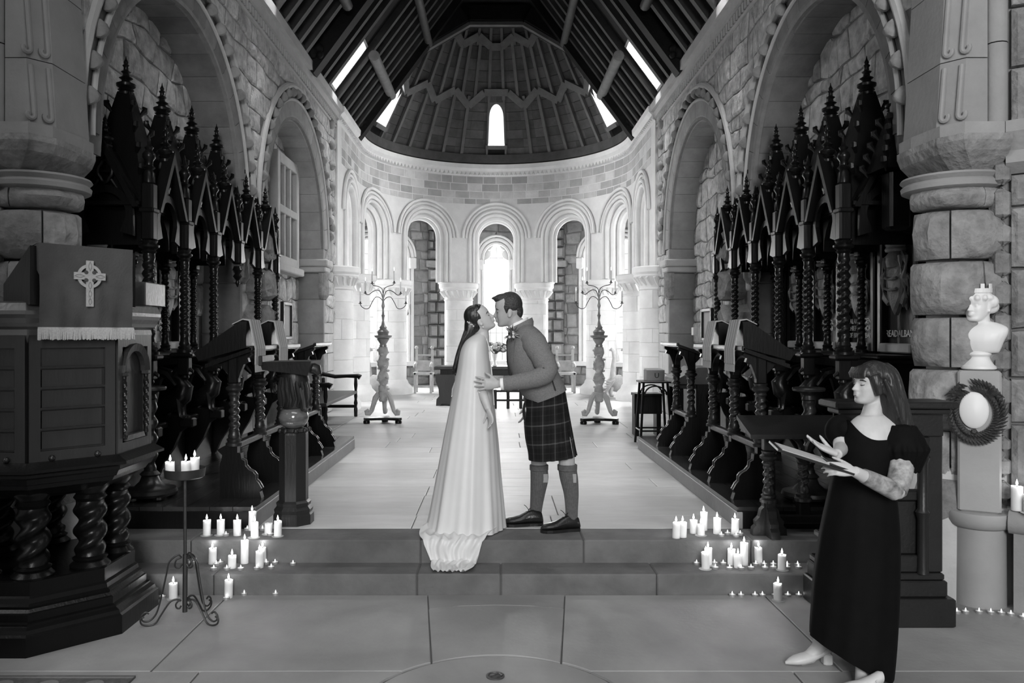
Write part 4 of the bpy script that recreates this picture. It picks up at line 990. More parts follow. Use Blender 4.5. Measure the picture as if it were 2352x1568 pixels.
def bookstand(s, y, label):
    b = thing('book_stand', (s*2.0, y, 1.60), label, 'book stand', 'book stands on the choir desks')
    MB().prism([(1.90, 1.60), (2.26, 1.50), (2.30, 1.56), (1.95, 1.80), (1.90, 1.80)], lambda u, v, w: (u, y-.17+w, v), .34).build('body', 'wood_dark', b, sx=s)
    # striped runner with fringe
    for i in range(9):
        m = 'fringe' if i % 2 == 0 else 'embroid_dark'; a = y-.13+.26*i/9
        MB().add([(x, yy, z) for yy in (a, a+.26/9) for x, z in ((2.02, 1.775), (1.94, 1.813), (1.892, 1.805), (1.846, 1.59), (1.848, 1.47), (1.84, 1.47), (1.838, 1.59), (1.884, 1.815), (1.94, 1.822), (2.02, 1.782))], [(0,1,2,3,4,5,6,7,8,9), (10,11,12,13,14,15,16,17,18,19)]+[(j, (j+1) % 10, 10+(j+1) % 10, 10+j) for j in range(10)]).build('cloth_stripe', m, b, sx=s)
    mb = MB()
    for i in range(22): mb.tube([(1.845, y-.125+.25*i/21, 1.475), (1.843, y-.125+.25*i/21+R.uniform(-.003, .003), 1.41)], .004, 4)
    mb.build('fringe', 'fringe', b, sx=s, kind='stuff')
desk(-1, [6.14, 6.81, 7.48], 'long dark choir desk with twisted legs on the left, nearer to the steps')
desk(-1, [8.27, 8.92], 'short dark choir desk with twisted legs on the left, nearer to the apse')
desk(1, [6.09, 6.77, 7.43], 'long dark choir desk with twisted legs on the right, nearer to the steps')
desk(1, [8.27, 8.94], 'short dark choir desk with twisted legs on the right, nearer to the apse')
bookstand(-1, 6.22, 'book stand with a striped fringed runner on the left desk, nearer one'); bookstand(-1, 6.90, 'book stand with a striped fringed runner on the left desk, farther one')
bookstand(1, 6.30, 'book stand with a striped fringed runner on the right desk, nearer one'); bookstand(1, 6.98, 'book stand with a striped fringed runner on the right desk, farther one')
# reading desk on the top step at the right
d = thing('reading_desk', (2.3, 5.6, ZC), 'dark reading desk with twisted legs on the top step behind the woman in black', 'desk')
for x in (1.92, 2.68):
    pf = [(-.13, 0), (-.06, 0), (-.045, .02), (.03, .02), (.045, 0), (.12, 0)]
    prof = [(-.15, 0), (.15, 0), (.145, .05), (.12, .07), (.125, .10), (.09, .13), (.075, .18), (.05, .20), (.055, .24), (-.055, .24), (-.05, .20), (-.075, .18), (-.09, .13), (-.125, .10), (-.12, .07), (-.145, .05)]
    lg = MB().prism([(u, v+ZC) for u, v in prof], lambda u, v, w: (x-.03+w, 5.62+u, v), .06).build('leg', 'wood_desk', d)
    MB().prism([(u*.8, v+ZC) for u, v in prof], lambda u, v, w: (x+u, 5.59+w, v), .06).build('cross_foot', 'wood_desk', lg)
    link('shaft', cached('rdcol', lambda: column_mb(.36, .04), 'shaft', 'wood_desk', 35), lg, (x, 5.62, .52))
    MB().cbox(x-.04, x+.04, 5.58, 5.66, .88, 1.04, .01).build('post', 'wood_desk', lg)
for x in (2.18, 2.43): 
    link('spindle', cached('rdcol', None, '', ''), d, (x, 5.66, .52)); MB().cbox(x-.04, x+.04, 5.62, 5.70, .40, .52, .01).build('block', 'wood_dark', d)
MB().cbox(1.92, 2.68, 5.60, 5.64, .37, .43, .008).build('stretcher', 'wood_dark', d)
MB().add([(x, y, z+dz) for x in (1.73, 2.78) for y, z in ((5.42, 1.02), (5.74, 1.12)) for dz in (-.03, 0)], [(0,1,3,2), (4,5,7,6), (0,1,5,4), (2,3,7,6), (1,3,7,5), (0,2,6,4)]).build('top', 'wood_desk', d)
for c in (2.05, 2.305, 2.56):
    MB().rings([[(c-r*cos(pi*j/12), y, .88+r*sin(pi*j/12)) for r, y in ((.12, 5.60), (.09, 5.60), (.09, 5.64), (.12, 5.64))] for j in range(13)]).build('arch', 'wood_desk', d)
# turned pedestal stands on the dais
def pedestal(x, y, label):
    p = thing('pedestal_stand', (x, y, ZD), label, 'stand', 'turned pedestal stands')
    mb = MB()
    for k in range(4):
        a = pi/4+pi*k/2; mb = MB(); mb.ball((x+.17*cos(a), y+.17*sin(a), ZD+.025), .035, 8, 5, (1.3, 1.3, .75)).build('foot', 'wood_dark', p, smooth=True)
    MB().lathe([(.19, ZD+.03), (.20, ZD+.05), (.19, ZD+.075), (.12, ZD+.09), (.075, ZD+.13), (.06, ZD+.17), (.075, ZD+.185), (.05, ZD+.21)], (x, y, 0), 24).build('base', 'wood_desk', p, smooth=True)
    MB().twist(.045, .014, ZD+.2, 1.2, 4.5, 1, (x, y, 0), 14, 60).build('shaft', 'wood_desk', p, smooth=True)
    MB().lathe([(.03, 1.19), (.05, 1.21), (.04, 1.24), (.06, 1.26), (.115, 1.275), (.12, 1.29), (.115, 1.30)], (x, y, 0), 24).build('tray', 'wood_desk', p, smooth=True)
pedestal(-2.66, 6.12, 'dark barley-twist pedestal stand between pulpit and left choir desk'); pedestal(2.36, 6.02, 'dark barley-twist pedestal stand behind the reading desk at right')
# ------------------------------------------------------------------ pulpit
PC = (-2.72, 4.78)
def octr(a, z, rot=pi/8): return [(PC[0]+a/cos(pi/8)*cos(rot+k*pi/4), PC[1]+a/cos(pi/8)*sin(rot+k*pi/4), z) for k in range(8)]
pu = thing('pulpit', (PC[0], PC[1], 0), 'dark octagonal wooden pulpit with twisted columns and panelled sides', 'pulpit')
MB().rings([octr(a, z) for a, z in ((.59, 0), (.59, .105), (.575, .115), (.57, .135), (.545, .15), (.545, .16), (.525, .165), (.525, .205), (.515, .21), (.50, .225), (.505, .24), (.485, .25), (.48, .275), (.465, .285), (.465, .36), (.455, .365))]).build('base', 'wood_black', pu)
for k in range(8):
    a = pi/8+k*pi/4; r = .36/cos(pi/8); c = (PC[0]+r*cos(a), PC[1]+r*sin(a), 0)
    MB().lathe([(.105, .36), (.11, .375), (.085, .40), (.095, .415), (.075, .43)], c, 18).lathe([(.07, .74), (.09, .765), (.075, .785), (.10, .82), (.10, .835)], c, 18).twist(.076, .016, .43, .745, 2.6, 2, c, 20, 40).build('twisted_column', 'wood_black', pu, smooth=True)
MB().rings([octr(a, z) for a, z in ((.40, .80), (.44, .82), (.50, .865), (.52, .87), (.535, .895), (.55, .90), (.565, .93), (.575, .94), (.575, .955), (.62, .97), (.62, .985), (.565, 1.02))]).build('cornice', 'wood_black', pu)
MB().rings([octr(a, z) for a, z in ((.525, 1.0), (.525, 1.73))]).build('body', 'wood_panel', pu)
MB().rings([octr(a, z) for a, z in ((.535, 1.66), (.555, 1.70), (.55, 1.73), (.57, 1.745), (.58, 1.765), (.59, 1.79), (.603, 1.81), (.603, 1.83), (.585, 1.87), (.55, 1.88))]).build('top_moulding', 'wood_sheen', pu)
for k in range(8):
    a0 = pi/8+k*pi/4; a1 = a0+pi/4; r = .53/cos(pi/8)
    A = Vector((PC[0]+r*cos(a0), PC[1]+r*sin(a0), 0)); Bv = Vector((PC[0]+r*cos(a1), PC[1]+r*sin(a1), 0)); U = (Bv-A).normalized(); Lw = (Bv-A).length; Nn = Vector((cos(a0+pi/8), sin(a0+pi/8), 0))
    Mp = lambda u, v, d: tuple(A+U*u+Nn*d+Vector((0, 0, v)))
    if k in (0, 1, 6, 7) or True:
        diag = k == 6
        fr = MB(); bw = .055
        for (u0, u1, v0, v1) in ((0, bw, 1.0, 1.70), (Lw-bw, Lw, 1.0, 1.70), (bw, Lw-bw, 1.0, 1.075), (bw, Lw-bw, 1.63, 1.70)):
            fr.prism([(u0, v0), (u1, v0), (u1, v1), (u0, v1)], lambda u, v, d: Mp(u, v, d-.01), .035)
        fr.build('panel_frame', 'wood_panel', pu)
        if k != 7:
            for j in range(4):
                v = 1.085+.112*(j+.0)+.0; v = 1.075+.111*(j+1)
                MB().prism([(bw, v), (Lw-bw, v), (Lw-bw, v+.012), (bw, v+.012)], lambda u, vv, d: Mp(u, vv, d), .022).build('panel_bar', 'wood_desk', pu)
                MB().prism([(bw+.012, v-.1), (Lw-bw-.012, v-.1), (Lw-bw-.012, v-.008), (bw+.012, v-.008)], lambda u, vv, d: Mp(u, vv, d-.005), .012).build('panel_board', 'wood_panel', pu)
            for u in (Lw*.25, Lw*.78): MB().ball(Mp(u, 1.035, .027), .018, 10, 5, (1, 1, 1)).build('rosette', 'wood_desk', pu, smooth=True)
        else:
            n = 12; c = Lw/2; ro, ri = Lw/2-.05, Lw/2-.095
            MB().rings([[Mp(c-ro*cos(pi*j/n), 1.48+ro*sin(pi*j/n), .005), Mp(c-ro*cos(pi*j/n), 1.48+ro*sin(pi*j/n), .04), Mp(c-ri*cos(pi*j/n), 1.48+ri*sin(pi*j/n), .03), Mp(c-ri*cos(pi*j/n), 1.48+ri*sin(pi*j/n), .0)] for j in range(n+1)]).build('panel_arch', 'wood_panel', pu)
            for e in (-1, 1):
                cc = Mp(c+e*(Lw/2-.075), 0, .025); MB().twist(.014, .004, 1.1, 1.46, 7, 2, cc, 10, 60).build('colonnette', 'wood_black', pu, smooth=True)
                MB().cbox(-.022, .022, -.02, .02, 1.46, 1.485, .004, Matrix.Translation(cc)).build('colonnette_cap', 'wood_panel', pu)
            MB().prism([(c-ri, 1.08), (c+ri, 1.08), (c+ri*.85, 1.11), (c-ri*.85, 1.11)], lambda u, v, d: Mp(u, v, d-.0), .03).build('panel_sill', 'wood_sheen', pu)
# reading ledge that carries the cloth
A = Vector((-2.405, 4.178, 0)); Bv = Vector((-2.085, 4.558, 0)); U = (Bv-A).normalized(); Lc = (Bv-A).length; Nn = Vector((U.y, -U.x, 0))
Mq = lambda u, v, d: tuple(A+U*u+Nn*d+Vector((0, 0, v)))
MB().add([Mq(u, v, d) for u in (-.03, Lc+.03) for d, v in ((-.02, 2.17), (-.02, 1.86), (-.40, 1.86), (-.40, 1.98))], [(0,1,2,3), (4,5,6,7), (0,1,5,4), (1,2,6,5), (2,3,7,6), (3,0,4,7)]).build('reading_ledge', 'wood_black', pu)
MB().cbox(0, .16, 0, .3, 1.88, 2.03, .006, Matrix.Translation(Vector((-2.34, 4.95, 0)))).build('lectern_block', 'wood_sheen', pu)
# hanging cloth with the embroidered ring cross
cl = thing('pulpit_fall', Mq(Lc/2, 1.68, 0), 'dark cloth hanging over the pulpit with an embroidered ring cross', 'cloth')
nu, nv = 24, 24; rs = []
def fold(u, t): return .012+.012*t*sin(u*14+1.2*sin(5*t))+.006*sin(u*31+t*3)*t
front = [[Mq(Lc*i/nu+.012*(j/nv)*(i/nu-.5)*-1.5, 2.185-.455*j/nv, fold(i/nu, j/nv)) for i in range(nu+1)] for j in range(nv+1)]
topb = [[Mq(Lc*i/nu, 2.19-.03*q, -.02-.10*q) for i in range(nu+1)] for q in (1.2, .5)]
g = topb+front; mb = MB(); back = [[(Vector(p)-Nn*.006) for p in r] for r in g]
loop = g+back[::-1]
mb.rings([list(x) for x in zip(*loop)], caps=True).build('cloth', 'antep_cloth', cl, smooth=60)
fr = MB(); zf = 1.735
for i in range(130):
    u = i/129; p = Vector(Mq(Lc*u, zf, fold(u, 1)+.004)); fr.tube([p, p+Vector((R.uniform(-.004, .004), R.uniform(-.003, .003), -.055-R.uniform(0, .008)))], .0035, 4)
fr.build('fringe', 'fringe', cl, kind='stuff')
MB().rings([[Mq(Lc*i/40, z, fold(i/40, 1)+d) for z, d in ((1.728, .006), (1.742, .006), (1.742, -.002), (1.728, -.002))] for i in range(41)]).build('fringe_band', 'fringe', cl)
cu_, cz_ = Lc*.50, 2.02; dd = .034
Mc = lambda u, v, d: Mq(cu_+u, cz_+v, dd+d)
hw = .0195; C1, C2, B2 = .085, .112, .165
def bar(poly, nm, m='embroid', d0=0, th=.006): MB().prism(poly, lambda u, v, d: Mc(u, v, d0+d), th).build(nm, m, cl)
bar([(-hw, .085), (hw, .085), (hw, -.165), (-hw, -.165)], 'cross_shaft'); bar([(-.083, hw), (.083, hw), (.083, -hw), (-.083, -hw)], 'cross_arm', d0=.001)
n = 40
MB().rings([[Mc(r*cos(2*pi*j/n), r*sin(2*pi*j/n), d) for r, d in ((.049, -.002), (.049, .004), (.065, .004), (.065, -.002))] for j in range(n+1)], caps=False).build('cross_ring', 'embroid', cl)
for ex in (-1, 1):
    for ey in (-1, 1): MB().lathe([(.010, 0), (.010, .008), (.002, .009)], (0, 0, 0), 10, Matrix(((U.x, 0, Nn.x), (U.y, 0, Nn.y), (0, 1, 0)))).build('cross_dot', 'antep_cloth', cl, loc=Mc(ex*.021, ey*.021, .003))
for (u0, v0, u1, v1) in ((0, .03, 0, .08), (.03, 0, .08, 0), (-.03, 0, -.08, 0), (0, -.03, 0, -.07), (0, -.075, 0, -.115), (0, -.12, 0, -.155)):
    pts = []
    for j in range(13):
        t = j/12; w = .008*sin(2*pi*t); pts.append(Mc(u0+(u1-u0)*min(t, 1-t)*2+(w if v1 != v0 else 0), v0+(v1-v0)*min(t, 1-t)*2+(w if v1 == v0 else 0), .008))
    MB().tube(pts, .0015, 4).build('stitching', 'embroid_dark', cl)
# ------------------------------------------------------------------ carved lectern post at the left dais corner
LX, LY = -1.52, 5.98
lc = thing('lectern', (LX, LY, ZC), 'carved wooden lectern with a beast holding the book rest above a globe', 'lectern')
def octp(r, z, rot=pi/8, c=(LX, LY)): return [(c[0]+r*cos(rot+k*pi/4), c[1]+r*sin(rot+k*pi/4), z) for k in range(8)]
MB().rings([octp(r, z) for r, z in ((.15, ZC), (.15, .36), (.14, .375), (.145, .40), (.125, .425), (.13, .45), (.112, .465))]).build('base', 'wood_lectern', lc)
MB().rings([octp(r, z) for r, z in ((.108, .46), (.108, .955), (.104, .97))]).build('post', 'wood_lectern', lc)
MB().lathe([(.09, .965), (.105, .98), (.09, 1.0)], (LX, LY, 0), 20).build('collar', 'wood_lectern', lc, smooth=True)
for k in range(8):
    a = k*pi/4+pi/8; MB().ball((LX+.1*cos(a), LY+.1*sin(a), .985), .02, 8, 5).build('bead', 'wood_lectern', lc, smooth=True)
MB().ball((LX, LY, 1.08), .11, 28, 16, (1, 1, .82)).build('globe', 'globe_wood', lc, smooth=True)
mb = MB(); rg = random.Random(3)
mb.tube([(LX+.01, LY, 1.15), (LX, LY, 1.22), (LX, LY, 1.29), (LX+.01, LY, 1.36), (LX, LY, 1.45)], [.085, .10, .095, .105, .09], 14)
mb.tube([(LX+.06, LY-.03, 1.42), (LX+.13, LY-.03, 1.455), (LX+.18, LY-.035, 1.44), (LX+.20, LY-.035, 1.40)], [.05, .05, .042, .02], 10)
mb.ball((LX+.165, LY-.035, 1.445), .042, 10, 6); mb.ball((LX+.125, LY-.06, 1.49), .018, 6, 4)
for e in (-1, 1): mb.tube([(LX+.06, LY+e*.05, 1.3), (LX+.085, LY+e*.06, 1.2), (LX+.09, LY+e*.06, 1.15), (LX+.12, LY+e*.06, 1.14)], [.04, .03, .028, .02], 8)
mb.build('beast', 'wood_lectern', lc, smooth=True)
for k in range(16):
    a = k*pi/8; MB().tube([(LX+.09*cos(a), LY+.09*sin(a), 1.38), (LX+.105*cos(a+.1), LY+.105*sin(a+.1), 1.30), (LX+.10*cos(a+.25), LY+.10*sin(a+.25), 1.22), (LX+.095*cos(a+.1), LY+.095*sin(a+.1), 1.165)], [.012, .018, .016, .006], 6).build('mane_lock', 'wood_lectern', lc, smooth=True)
MB().add([(LX+x, LY+y, z) for x, y, z in ((-.20, -.13, 1.44), (.14, -.15, 1.40), (.14, .15, 1.40), (-.20, .13, 1.44), (-.21, -.15, 1.50), (.17, -.18, 1.505), (.17, .18, 1.505), (-.21, .15, 1.50))], [(3,2,1,0), (4,5,6,7), (0,1,5,4), (1,2,6,5), (2,3,7,6), (3,0,4,7)]).build('book_rest', 'wood_lectern', lc)
MB().cbox(LX-.22, LX-.19, LY-.16, LY+.16, 1.47, 1.545, .005).build('ledge', 'wood_lectern', lc)
text_mesh('AVE', .045, Matrix(((1, 0, 0, LX), (0, 0, -1, LY-.1005), (0, 1, 0, .88), (0, 0, 0, 1))), m='wood_desk', parent=lc)
# ------------------------------------------------------------------ tall candelabra
def candelabrum(x, y, label):
    c = thing('candelabrum', (x, y, ZC), label, 'candelabrum', 'tall carved candelabra')
    MB().prism([(x-.30, y-.05), (x-.26, y-.13), (x-.08, y-.07), (x+.08, y-.07), (x+.26, y-.13), (x+.30, y-.05), (x+.10, y+.05), (x+.06, y+.26), (x-.06, y+.26), (x-.10, y+.05)], lambda u, v, d: (u, v, ZC+.05+d), .04).build('plinth', 'wood_dark', c)
    for (a, b) in ((-.25, -.07), (.25, -.07), (0, .2)): MB().lathe([(.05, 0), (.055, .03), (.045, .05)], (x+a, y+b, ZC), 12).build('foot', 'wood_dark', c, smooth=True)
    for (dx, dy) in ((-1, -.25), (1, -.25), (0, 1)):
        L = sqrt(dx*dx+dy*dy); dx, dy = dx/L, dy/L
        pts = [(.02, .46), (.08, .46), (.12, .40), (.15, .30), (.18, .20), (.22, .15), (.255, .155), (.262, .19), (.235, .21), (.215, .19)]
        MB().tube([(x+dx*r, y+dy*r, ZC+z) for r, z in pts], [.045, .045, .045, .038, .034, .034, .036, .034, .028, .02], 8).build('leg', 'wood_pale', c, smooth=True)
    MB().lathe([(.055, ZC+.34), (.07, ZC+.36), (.06, ZC+.40), (.09, ZC+.47), (.09, ZC+.49), (.07, ZC+.50)], (x, y, 0), 16).build('hub', 'wood_pale', c, smooth=True)
    mb = MB(); mb.twist(.07, .022, ZC+.49, ZC+1.20, 3.2, 2, (x, y, 0), 16, 60); mb.build('shaft', 'wood_pale', c, smooth=True)
    rg = random.Random(5)
    for k in range(18):
        a = k*2.4; z = ZC+.54+.036*k; MB().ball((x+.075*cos(a), y+.075*sin(a), z), .03, 7, 5, (1, 1, .7)).build('carved_leaf', 'wood_pale', c, smooth=True)
    MB().lathe([(.055, ZC+1.20), (.06, ZC+1.22), (.05, ZC+1.25), (.10, ZC+1.33), (.09, ZC+1.335), (.135, ZC+1.36), (.14, ZC+1.385), (.08, ZC+1.39), (.09, ZC+1.43), (.10, ZC+1.44), (.05, ZC+1.49), (.06, ZC+1.51), (.03, ZC+1.55), (.015, ZC+1.62), (.022, ZC+1.68), (.03, ZC+1.70), (.018, ZC+1.72), (.014, ZC+1.80), (.028, ZC+1.85), (.016, ZC+1.90), (.012, ZC+2.05)], (x, y, 0), 14).build('stem', 'silver', c, smooth=True)
    for tier, (z0, ro, zr, ztip) in enumerate(((1.92, .36, -.12, 1.88), (1.94, .28, .06, 2.02), (1.96, .19, .16, 2.20))):
        for e in (-1, 1):
            ang = {0: 0, 1: .3, 2: -.3}[tier]; dx, dy = e*cos(ang), e*sin(ang)
            if tier == 0: pts = [(0, z0), (.05, z0+.06), (.12, z0+.07), (.18, z0-.02), (.22, z0-.10), (.28, z0-.115), (.34, z0-.08), (ro, ztip)]
            elif tier == 1: pts = [(0, z0), (.04, z0+.13), (.10, z0+.16), (.17, z0+.13), (.22, z0+.09), (.26, z0+.09), (ro, ztip+.02)]
            else: pts = [(0, z0), (.01, z0+.14), (.06, z0+.19), (.13, z0+.21), (.17, z0+.22), (ro, ztip)]
            ar = MB().tube([(x+dx*r, y+dy*r, ZC+z) for r, z in interp(pts, 3)], .006, 6).build('arm', 'iron', c, smooth=True)
            q = Vector((x+dx*ro, y+dy*ro, ZC+pts[-1][1]))
            MB().lathe([(.004, 0), (.028, .008), (.028, .014), (.012, .016), (.012, .04)], q, 10).build('cup', 'iron', ar, smooth=True)
            if not (e < 0 and tier == 9):
                MB().lathe([(.0115, .02), (.0105, .20), (.004, .205)], q, 8).build('taper', 'wax', ar, smooth=True)
                MB().lathe([(.001, .205), (.006, .22), (.004, .24), (.0005, .26)], q, 8).build('flame', 'flame', ar, smooth=True)
candelabrum(-1.79, 12.6, 'tall carved candelabrum on a tripod base, on the left of the couple')
candelabrum(1.61, 12.5, 'tall carved candelabrum on a tripod base, on the right of the couple')
# ------------------------------------------------------------------ altar table, vase of flowers
TY = 15.9
t = thing('altar_table', (0, TY, ZC), 'dark heavy altar table standing behind the couple', 'table')
MB().cbox(-1.22, 1.22, TY-.35, TY+.35, 1.00, 1.06, .012).build('top', 'wood_panel', t)
MB().box(-1.1, 1.1, TY-.28, TY+.28, .88, 1.0).build('apron', 'wood_dark', t)
for x in (-1.0, 1.0):
    MB().prism([(x-.18, ZC), (x-.10, ZC), (x-.07, ZC+.04), (x+.07, ZC+.04), (x+.10, ZC), (x+.18, ZC), (x+.17, .42), (x+.12, .48), (x+.13, .62), (x+.19, .78), (x+.19, .9), (x-.19, .9), (x-.19, .78), (x-.13, .62), (x-.12, .48), (x-.17, .42)], lambda u, v, d: (u, TY-.32+d, v), .64).build('leg', 'wood_panel', t)
st = thing('communion_stool', (.12, 15.0, ZC), 'low dark railed kneeler in front of the altar table', 'kneeler')
for x in (-.02, .22, .46):
    MB().cbox(x-.03, x+.03, 14.97, 15.03, ZC, ZC+.36, .006).build('post', 'wood_dark', st)
for z in (.16, .33): MB().cbox(-.1, .56, 14.98, 15.02, ZC+z-.02, ZC+z+.02, .006).build('rail', 'wood_dark', st)
v = thing('flower_vase', (-.03, TY-.1, 1.06), 'glass vase of pale roses on the altar table', 'vase')
MB().lathe([(.05, 1.06), (.055, 1.07), (.03, 1.12), (.035, 1.2), (.06, 1.30), (.055, 1.30), (.03, 1.2), (.02, 1.12), (.03, 1.08)], (-.03, TY-.1, 0), 16).build('glass', 'glass_vase', v, smooth=True)
rg = random.Random(11)
for k in range(26):
    a = rg.uniform(0, 2*pi); r = rg.uniform(.02, .2); z = 1.42+rg.uniform(-.04, .10)-.3*r*rg.random(); p = (-.03+r*cos(a), TY-.1+.7*r*sin(a), z)
    MB().tube([(-.03, TY-.1, 1.25), (-.03+.4*r*cos(a), TY-.1+.3*r*sin(a), 1.35), p], .004, 4).build('stalk', 'leaf', v)
    if k % 3: MB().ball(p, .042, 8, 6, (1, 1, .85)).build('rose', 'flower', v, smooth=True)
    else: MB().ball(p, .06, 6, 4, (1.2, .3, .7)).build('leaf', 'leaf', v)
# ------------------------------------------------------------------ chairs in the apse
def throne(x, y, label):
    c = thing('armchair', (x, y, ZC), label, 'chair', 'high-backed chairs in the apse')
    for dx in (-.19, .19):
        MB().cbox(x+dx-.03, x+dx+.03, y+.17, y+.23, ZC, 1.32, .008).ball((x+dx, y+.2, 1.36), .045, 8, 6).build('back_post', 'wood_pale', c)
        MB().cbox(x+dx-.03, x+dx+.03, y-.25, y-.19, ZC, .78, .008).build('front_leg', 'wood_pale', c)
        MB().tube([(x+dx, y+.2, .98), (x+dx, y, 1.0), (x+dx, y-.22, .95), (x+dx, y-.26, .9)], [.03, .03, .04, .035], 8).build('arm', 'wood_pale', c, smooth=True)
    MB().cbox(x-.17, x+.17, y+.18, y+.22, .80, 1.05, .006).build('back_panel', 'wood_pale', c); MB().cbox(x-.17, x+.17, y+.18, y+.22, 1.16, 1.2, .006).build('back_rail', 'wood_pale', c)
    MB().cbox(x-.24, x+.24, y-.25, y+.2, .72, .78, .012).build('seat', 'wood_pale', c)
    MB().cbox(x-.19, x+.19, y-.24, y-.2, .42, .47, .006).build('stretcher', 'wood_pale', c)
throne(-1.74, 19.1, 'high-backed wooden armchair in the apse, left of the altar'); throne(1.66, 19.1, 'high-backed wooden armchair in the apse, right of the altar')
def swan(x, y, s, label):
    c = thing('carved_settle', (x, y, ZC), label, 'seat', 'carved swan-necked seats')
    for k, dx in enumerate((-.12, .14)):
        MB().tube([(x+dx+s*.02, y, .70), (x+dx, y, .95), (x+dx+s*-.02, y, 1.15), (x+dx, y, 1.30), (x+dx+s*.05, y, 1.35), (x+dx+s*.09, y, 1.32)], [.07, .06, .045, .04, .04, .02], 10).build('neck', 'wood_pale', c, smooth=True)
        MB().tube([(x+dx, y+.03, 1.05), (x+dx-s*.06, y+.03, 1.12), (x+dx-s*.05, y+.03, 1.2)], [.05, .04, .01], 8).build('crest', 'wood_pale', c, smooth=True)
    MB().ball((x, y+.02, .58), .26, 14, 8, (1.1, .6, .75)).build('body', 'wood_pale', c, smooth=True)
    for k in range(7): MB().tube([(x+s*.1, y-.15, .68), (x+s*(.2+.02*k), y-.16, .62-.04*k), (x+s*.34, y-.12, .66-.07*k)], [.02, .03, .008], 6).build('wing_feather', 'wood_pale', c, smooth=True)
    for dx in (-.18, .16): MB().tube([(x+dx, y-.06, .5), (x+dx+s*.02, y-.08, .38), (x+dx, y-.08, ZC+.03), (x+dx-s*.05, y-.1, ZC+.02)], [.07, .045, .04, .03], 8).build('leg', 'wood_pale', c, smooth=True)
swan(-2.75, 17.9, 1, 'carved swan-necked seat beside the left apse columns'); swan(2.75, 17.9, -1, 'carved swan-necked seat beside the right apse columns')
# ------------------------------------------------------------------ bench at the left, stool, organ and bench at the right
b = thing('settle_bench', (-2.6, 12.4, ZC), 'dark wooden armed bench beyond the left choir desks', 'bench')
for y in (11.2, 13.6):
    MB().tube([(-2.98, y, 1.02), (-2.75, y, .97), (-2.55, y, .98), (-2.36, y, .98), (-2.32, y, .955)], [.035, .035, .03, .04, .05], 10).build('arm', 'wood_dark', b, smooth=True)
    for x in (-2.40, -2.95):
        MB().lathe([(.028, ZC), (.032, .42), (.022, .46), (.034, .52), (.022, .58), (.03, .64), (.02, .72), (.032, .82), (.024, .95)], (x, y, 0), 10).build('leg', 'wood_dark', b, smooth=True)
    MB().cbox(-2.95, -2.4, y-.025, y+.025, .44, .49, .006).build('stretcher', 'wood_dark', b)
MB().cbox(-2.98, -2.38, 11.15, 13.65, .68, .73, .01).build('seat', 'wood_desk', b)
MB().cbox(-3.0, -2.96, 11.15, 13.65, .8, 1.15, .01).build('backrest', 'wood_dark', b)
s_ = thing('tall_stool', (2.0, 10.2, ZC), 'tall slender four-legged stool at the end of the right dais', 'stool')
MB().cbox(1.82, 2.20, 10.02, 10.38, 1.08, 1.105, .006).build('top', 'wood_dark', s_)
for dx in (-1, 1):
    for dy in (-1, 1): MB().tube([(2.01+dx*.15, 10.2+dy*.14, 1.08), (2.01+dx*.20, 10.2+dy*.19, ZC)], .017, 6).build('leg', 'wood_dark', s_)
    MB().tube([(2.01+dx*.19, 10.02, .48), (2.01+dx*.19, 10.38, .48)], .012, 6).build('rail', 'wood_dark', s_)
for dy in (-1, 1):
    MB().tube([(1.82, 10.2+dy*.18, .48), (2.2, 10.2+dy*.18, .48)], .012, 6).build('rail', 'wood_dark', s_)
    MB().rings([[(2.01-r*cos(pi*j/10), 10.2+dy*.145+w, .93+min(r, .15)*.8*sin(pi*j/10)) for r, w in ((.15, -.01), (.13, -.01), (.13, .01), (.15, .01))] for j in range(11)]).build('arch', 'wood_dark', s_)
bx = thing('collection_box', (2.02, 10.2, 1.105), 'pale cardboard box with a letter U standing on the tall stool', 'box')
MB().cbox(1.90, 2.13, 10.08, 10.28, 1.106, 1.245, .004).build('body', 'box_grey', bx); MB().add([(1.905, 10.09, 1.245), (2.125, 10.09, 1.245), (2.105, 10.27, 1.262), (1.89, 10.27, 1.262)], [(0,1,2,3)]).build('lid', 'paper', bx)
text_mesh('U', .09, Matrix(((1, 0, 0, 2.03), (0, 0, -1, 10.079), (0, 1, 0, 1.145), (0, 0, 0, 1))), m='wood_dark', parent=bx)
og = thing('reed_organ', (2.65, 10.5, ZC), 'small dark reed organ with a sloping lid beyond the right choir desk', 'organ')
MB().cbox(2.55, 2.86, 10.16, 10.85, ZC, 1.12, .012).build('case', 'wood_dark', og)
MB().add([(x, y, z) for y in (10.14, 10.87) for x, z in ((2.30, 1.06), (2.30, 1.12), (2.56, 1.27), (2.87, 1.27), (2.87, 1.06))], [(0,1,2,3,4), (5,6,7,8,9)]+[(i, (i+1) % 5, 5+(i+1) % 5, 5+i) for i in range(5)]).build('lid', 'wood_sheen', og)
MB().cbox(2.32, 2.55, 10.18, 10.83, 1.0, 1.05, .006).build('key_slip', 'wood_panel', og)
for y in (10.2, 10.8): MB().cbox(2.34, 2.39, y-.025, y+.025, ZC, 1.0, .006).build('leg', 'wood_dark', og)
ob = thing('organ_bench', (2.1, 11.1, ZC), 'low black bench behind the tall stool', 'bench')
MB().cbox(1.9, 2.28, 10.95, 11.25, .84, .88, .006).build('seat', 'wood_dark', ob)
for x in (1.94, 2.24): MB().cbox(x-.03, x+.03, 10.98, 11.22, ZC, .84, .006).build('leg', 'wood_black', ob)
MB().cbox(1.9, 2.28, 10.96, 10.99, .60, .84, .004).build('front_board', 'wood_black', ob)
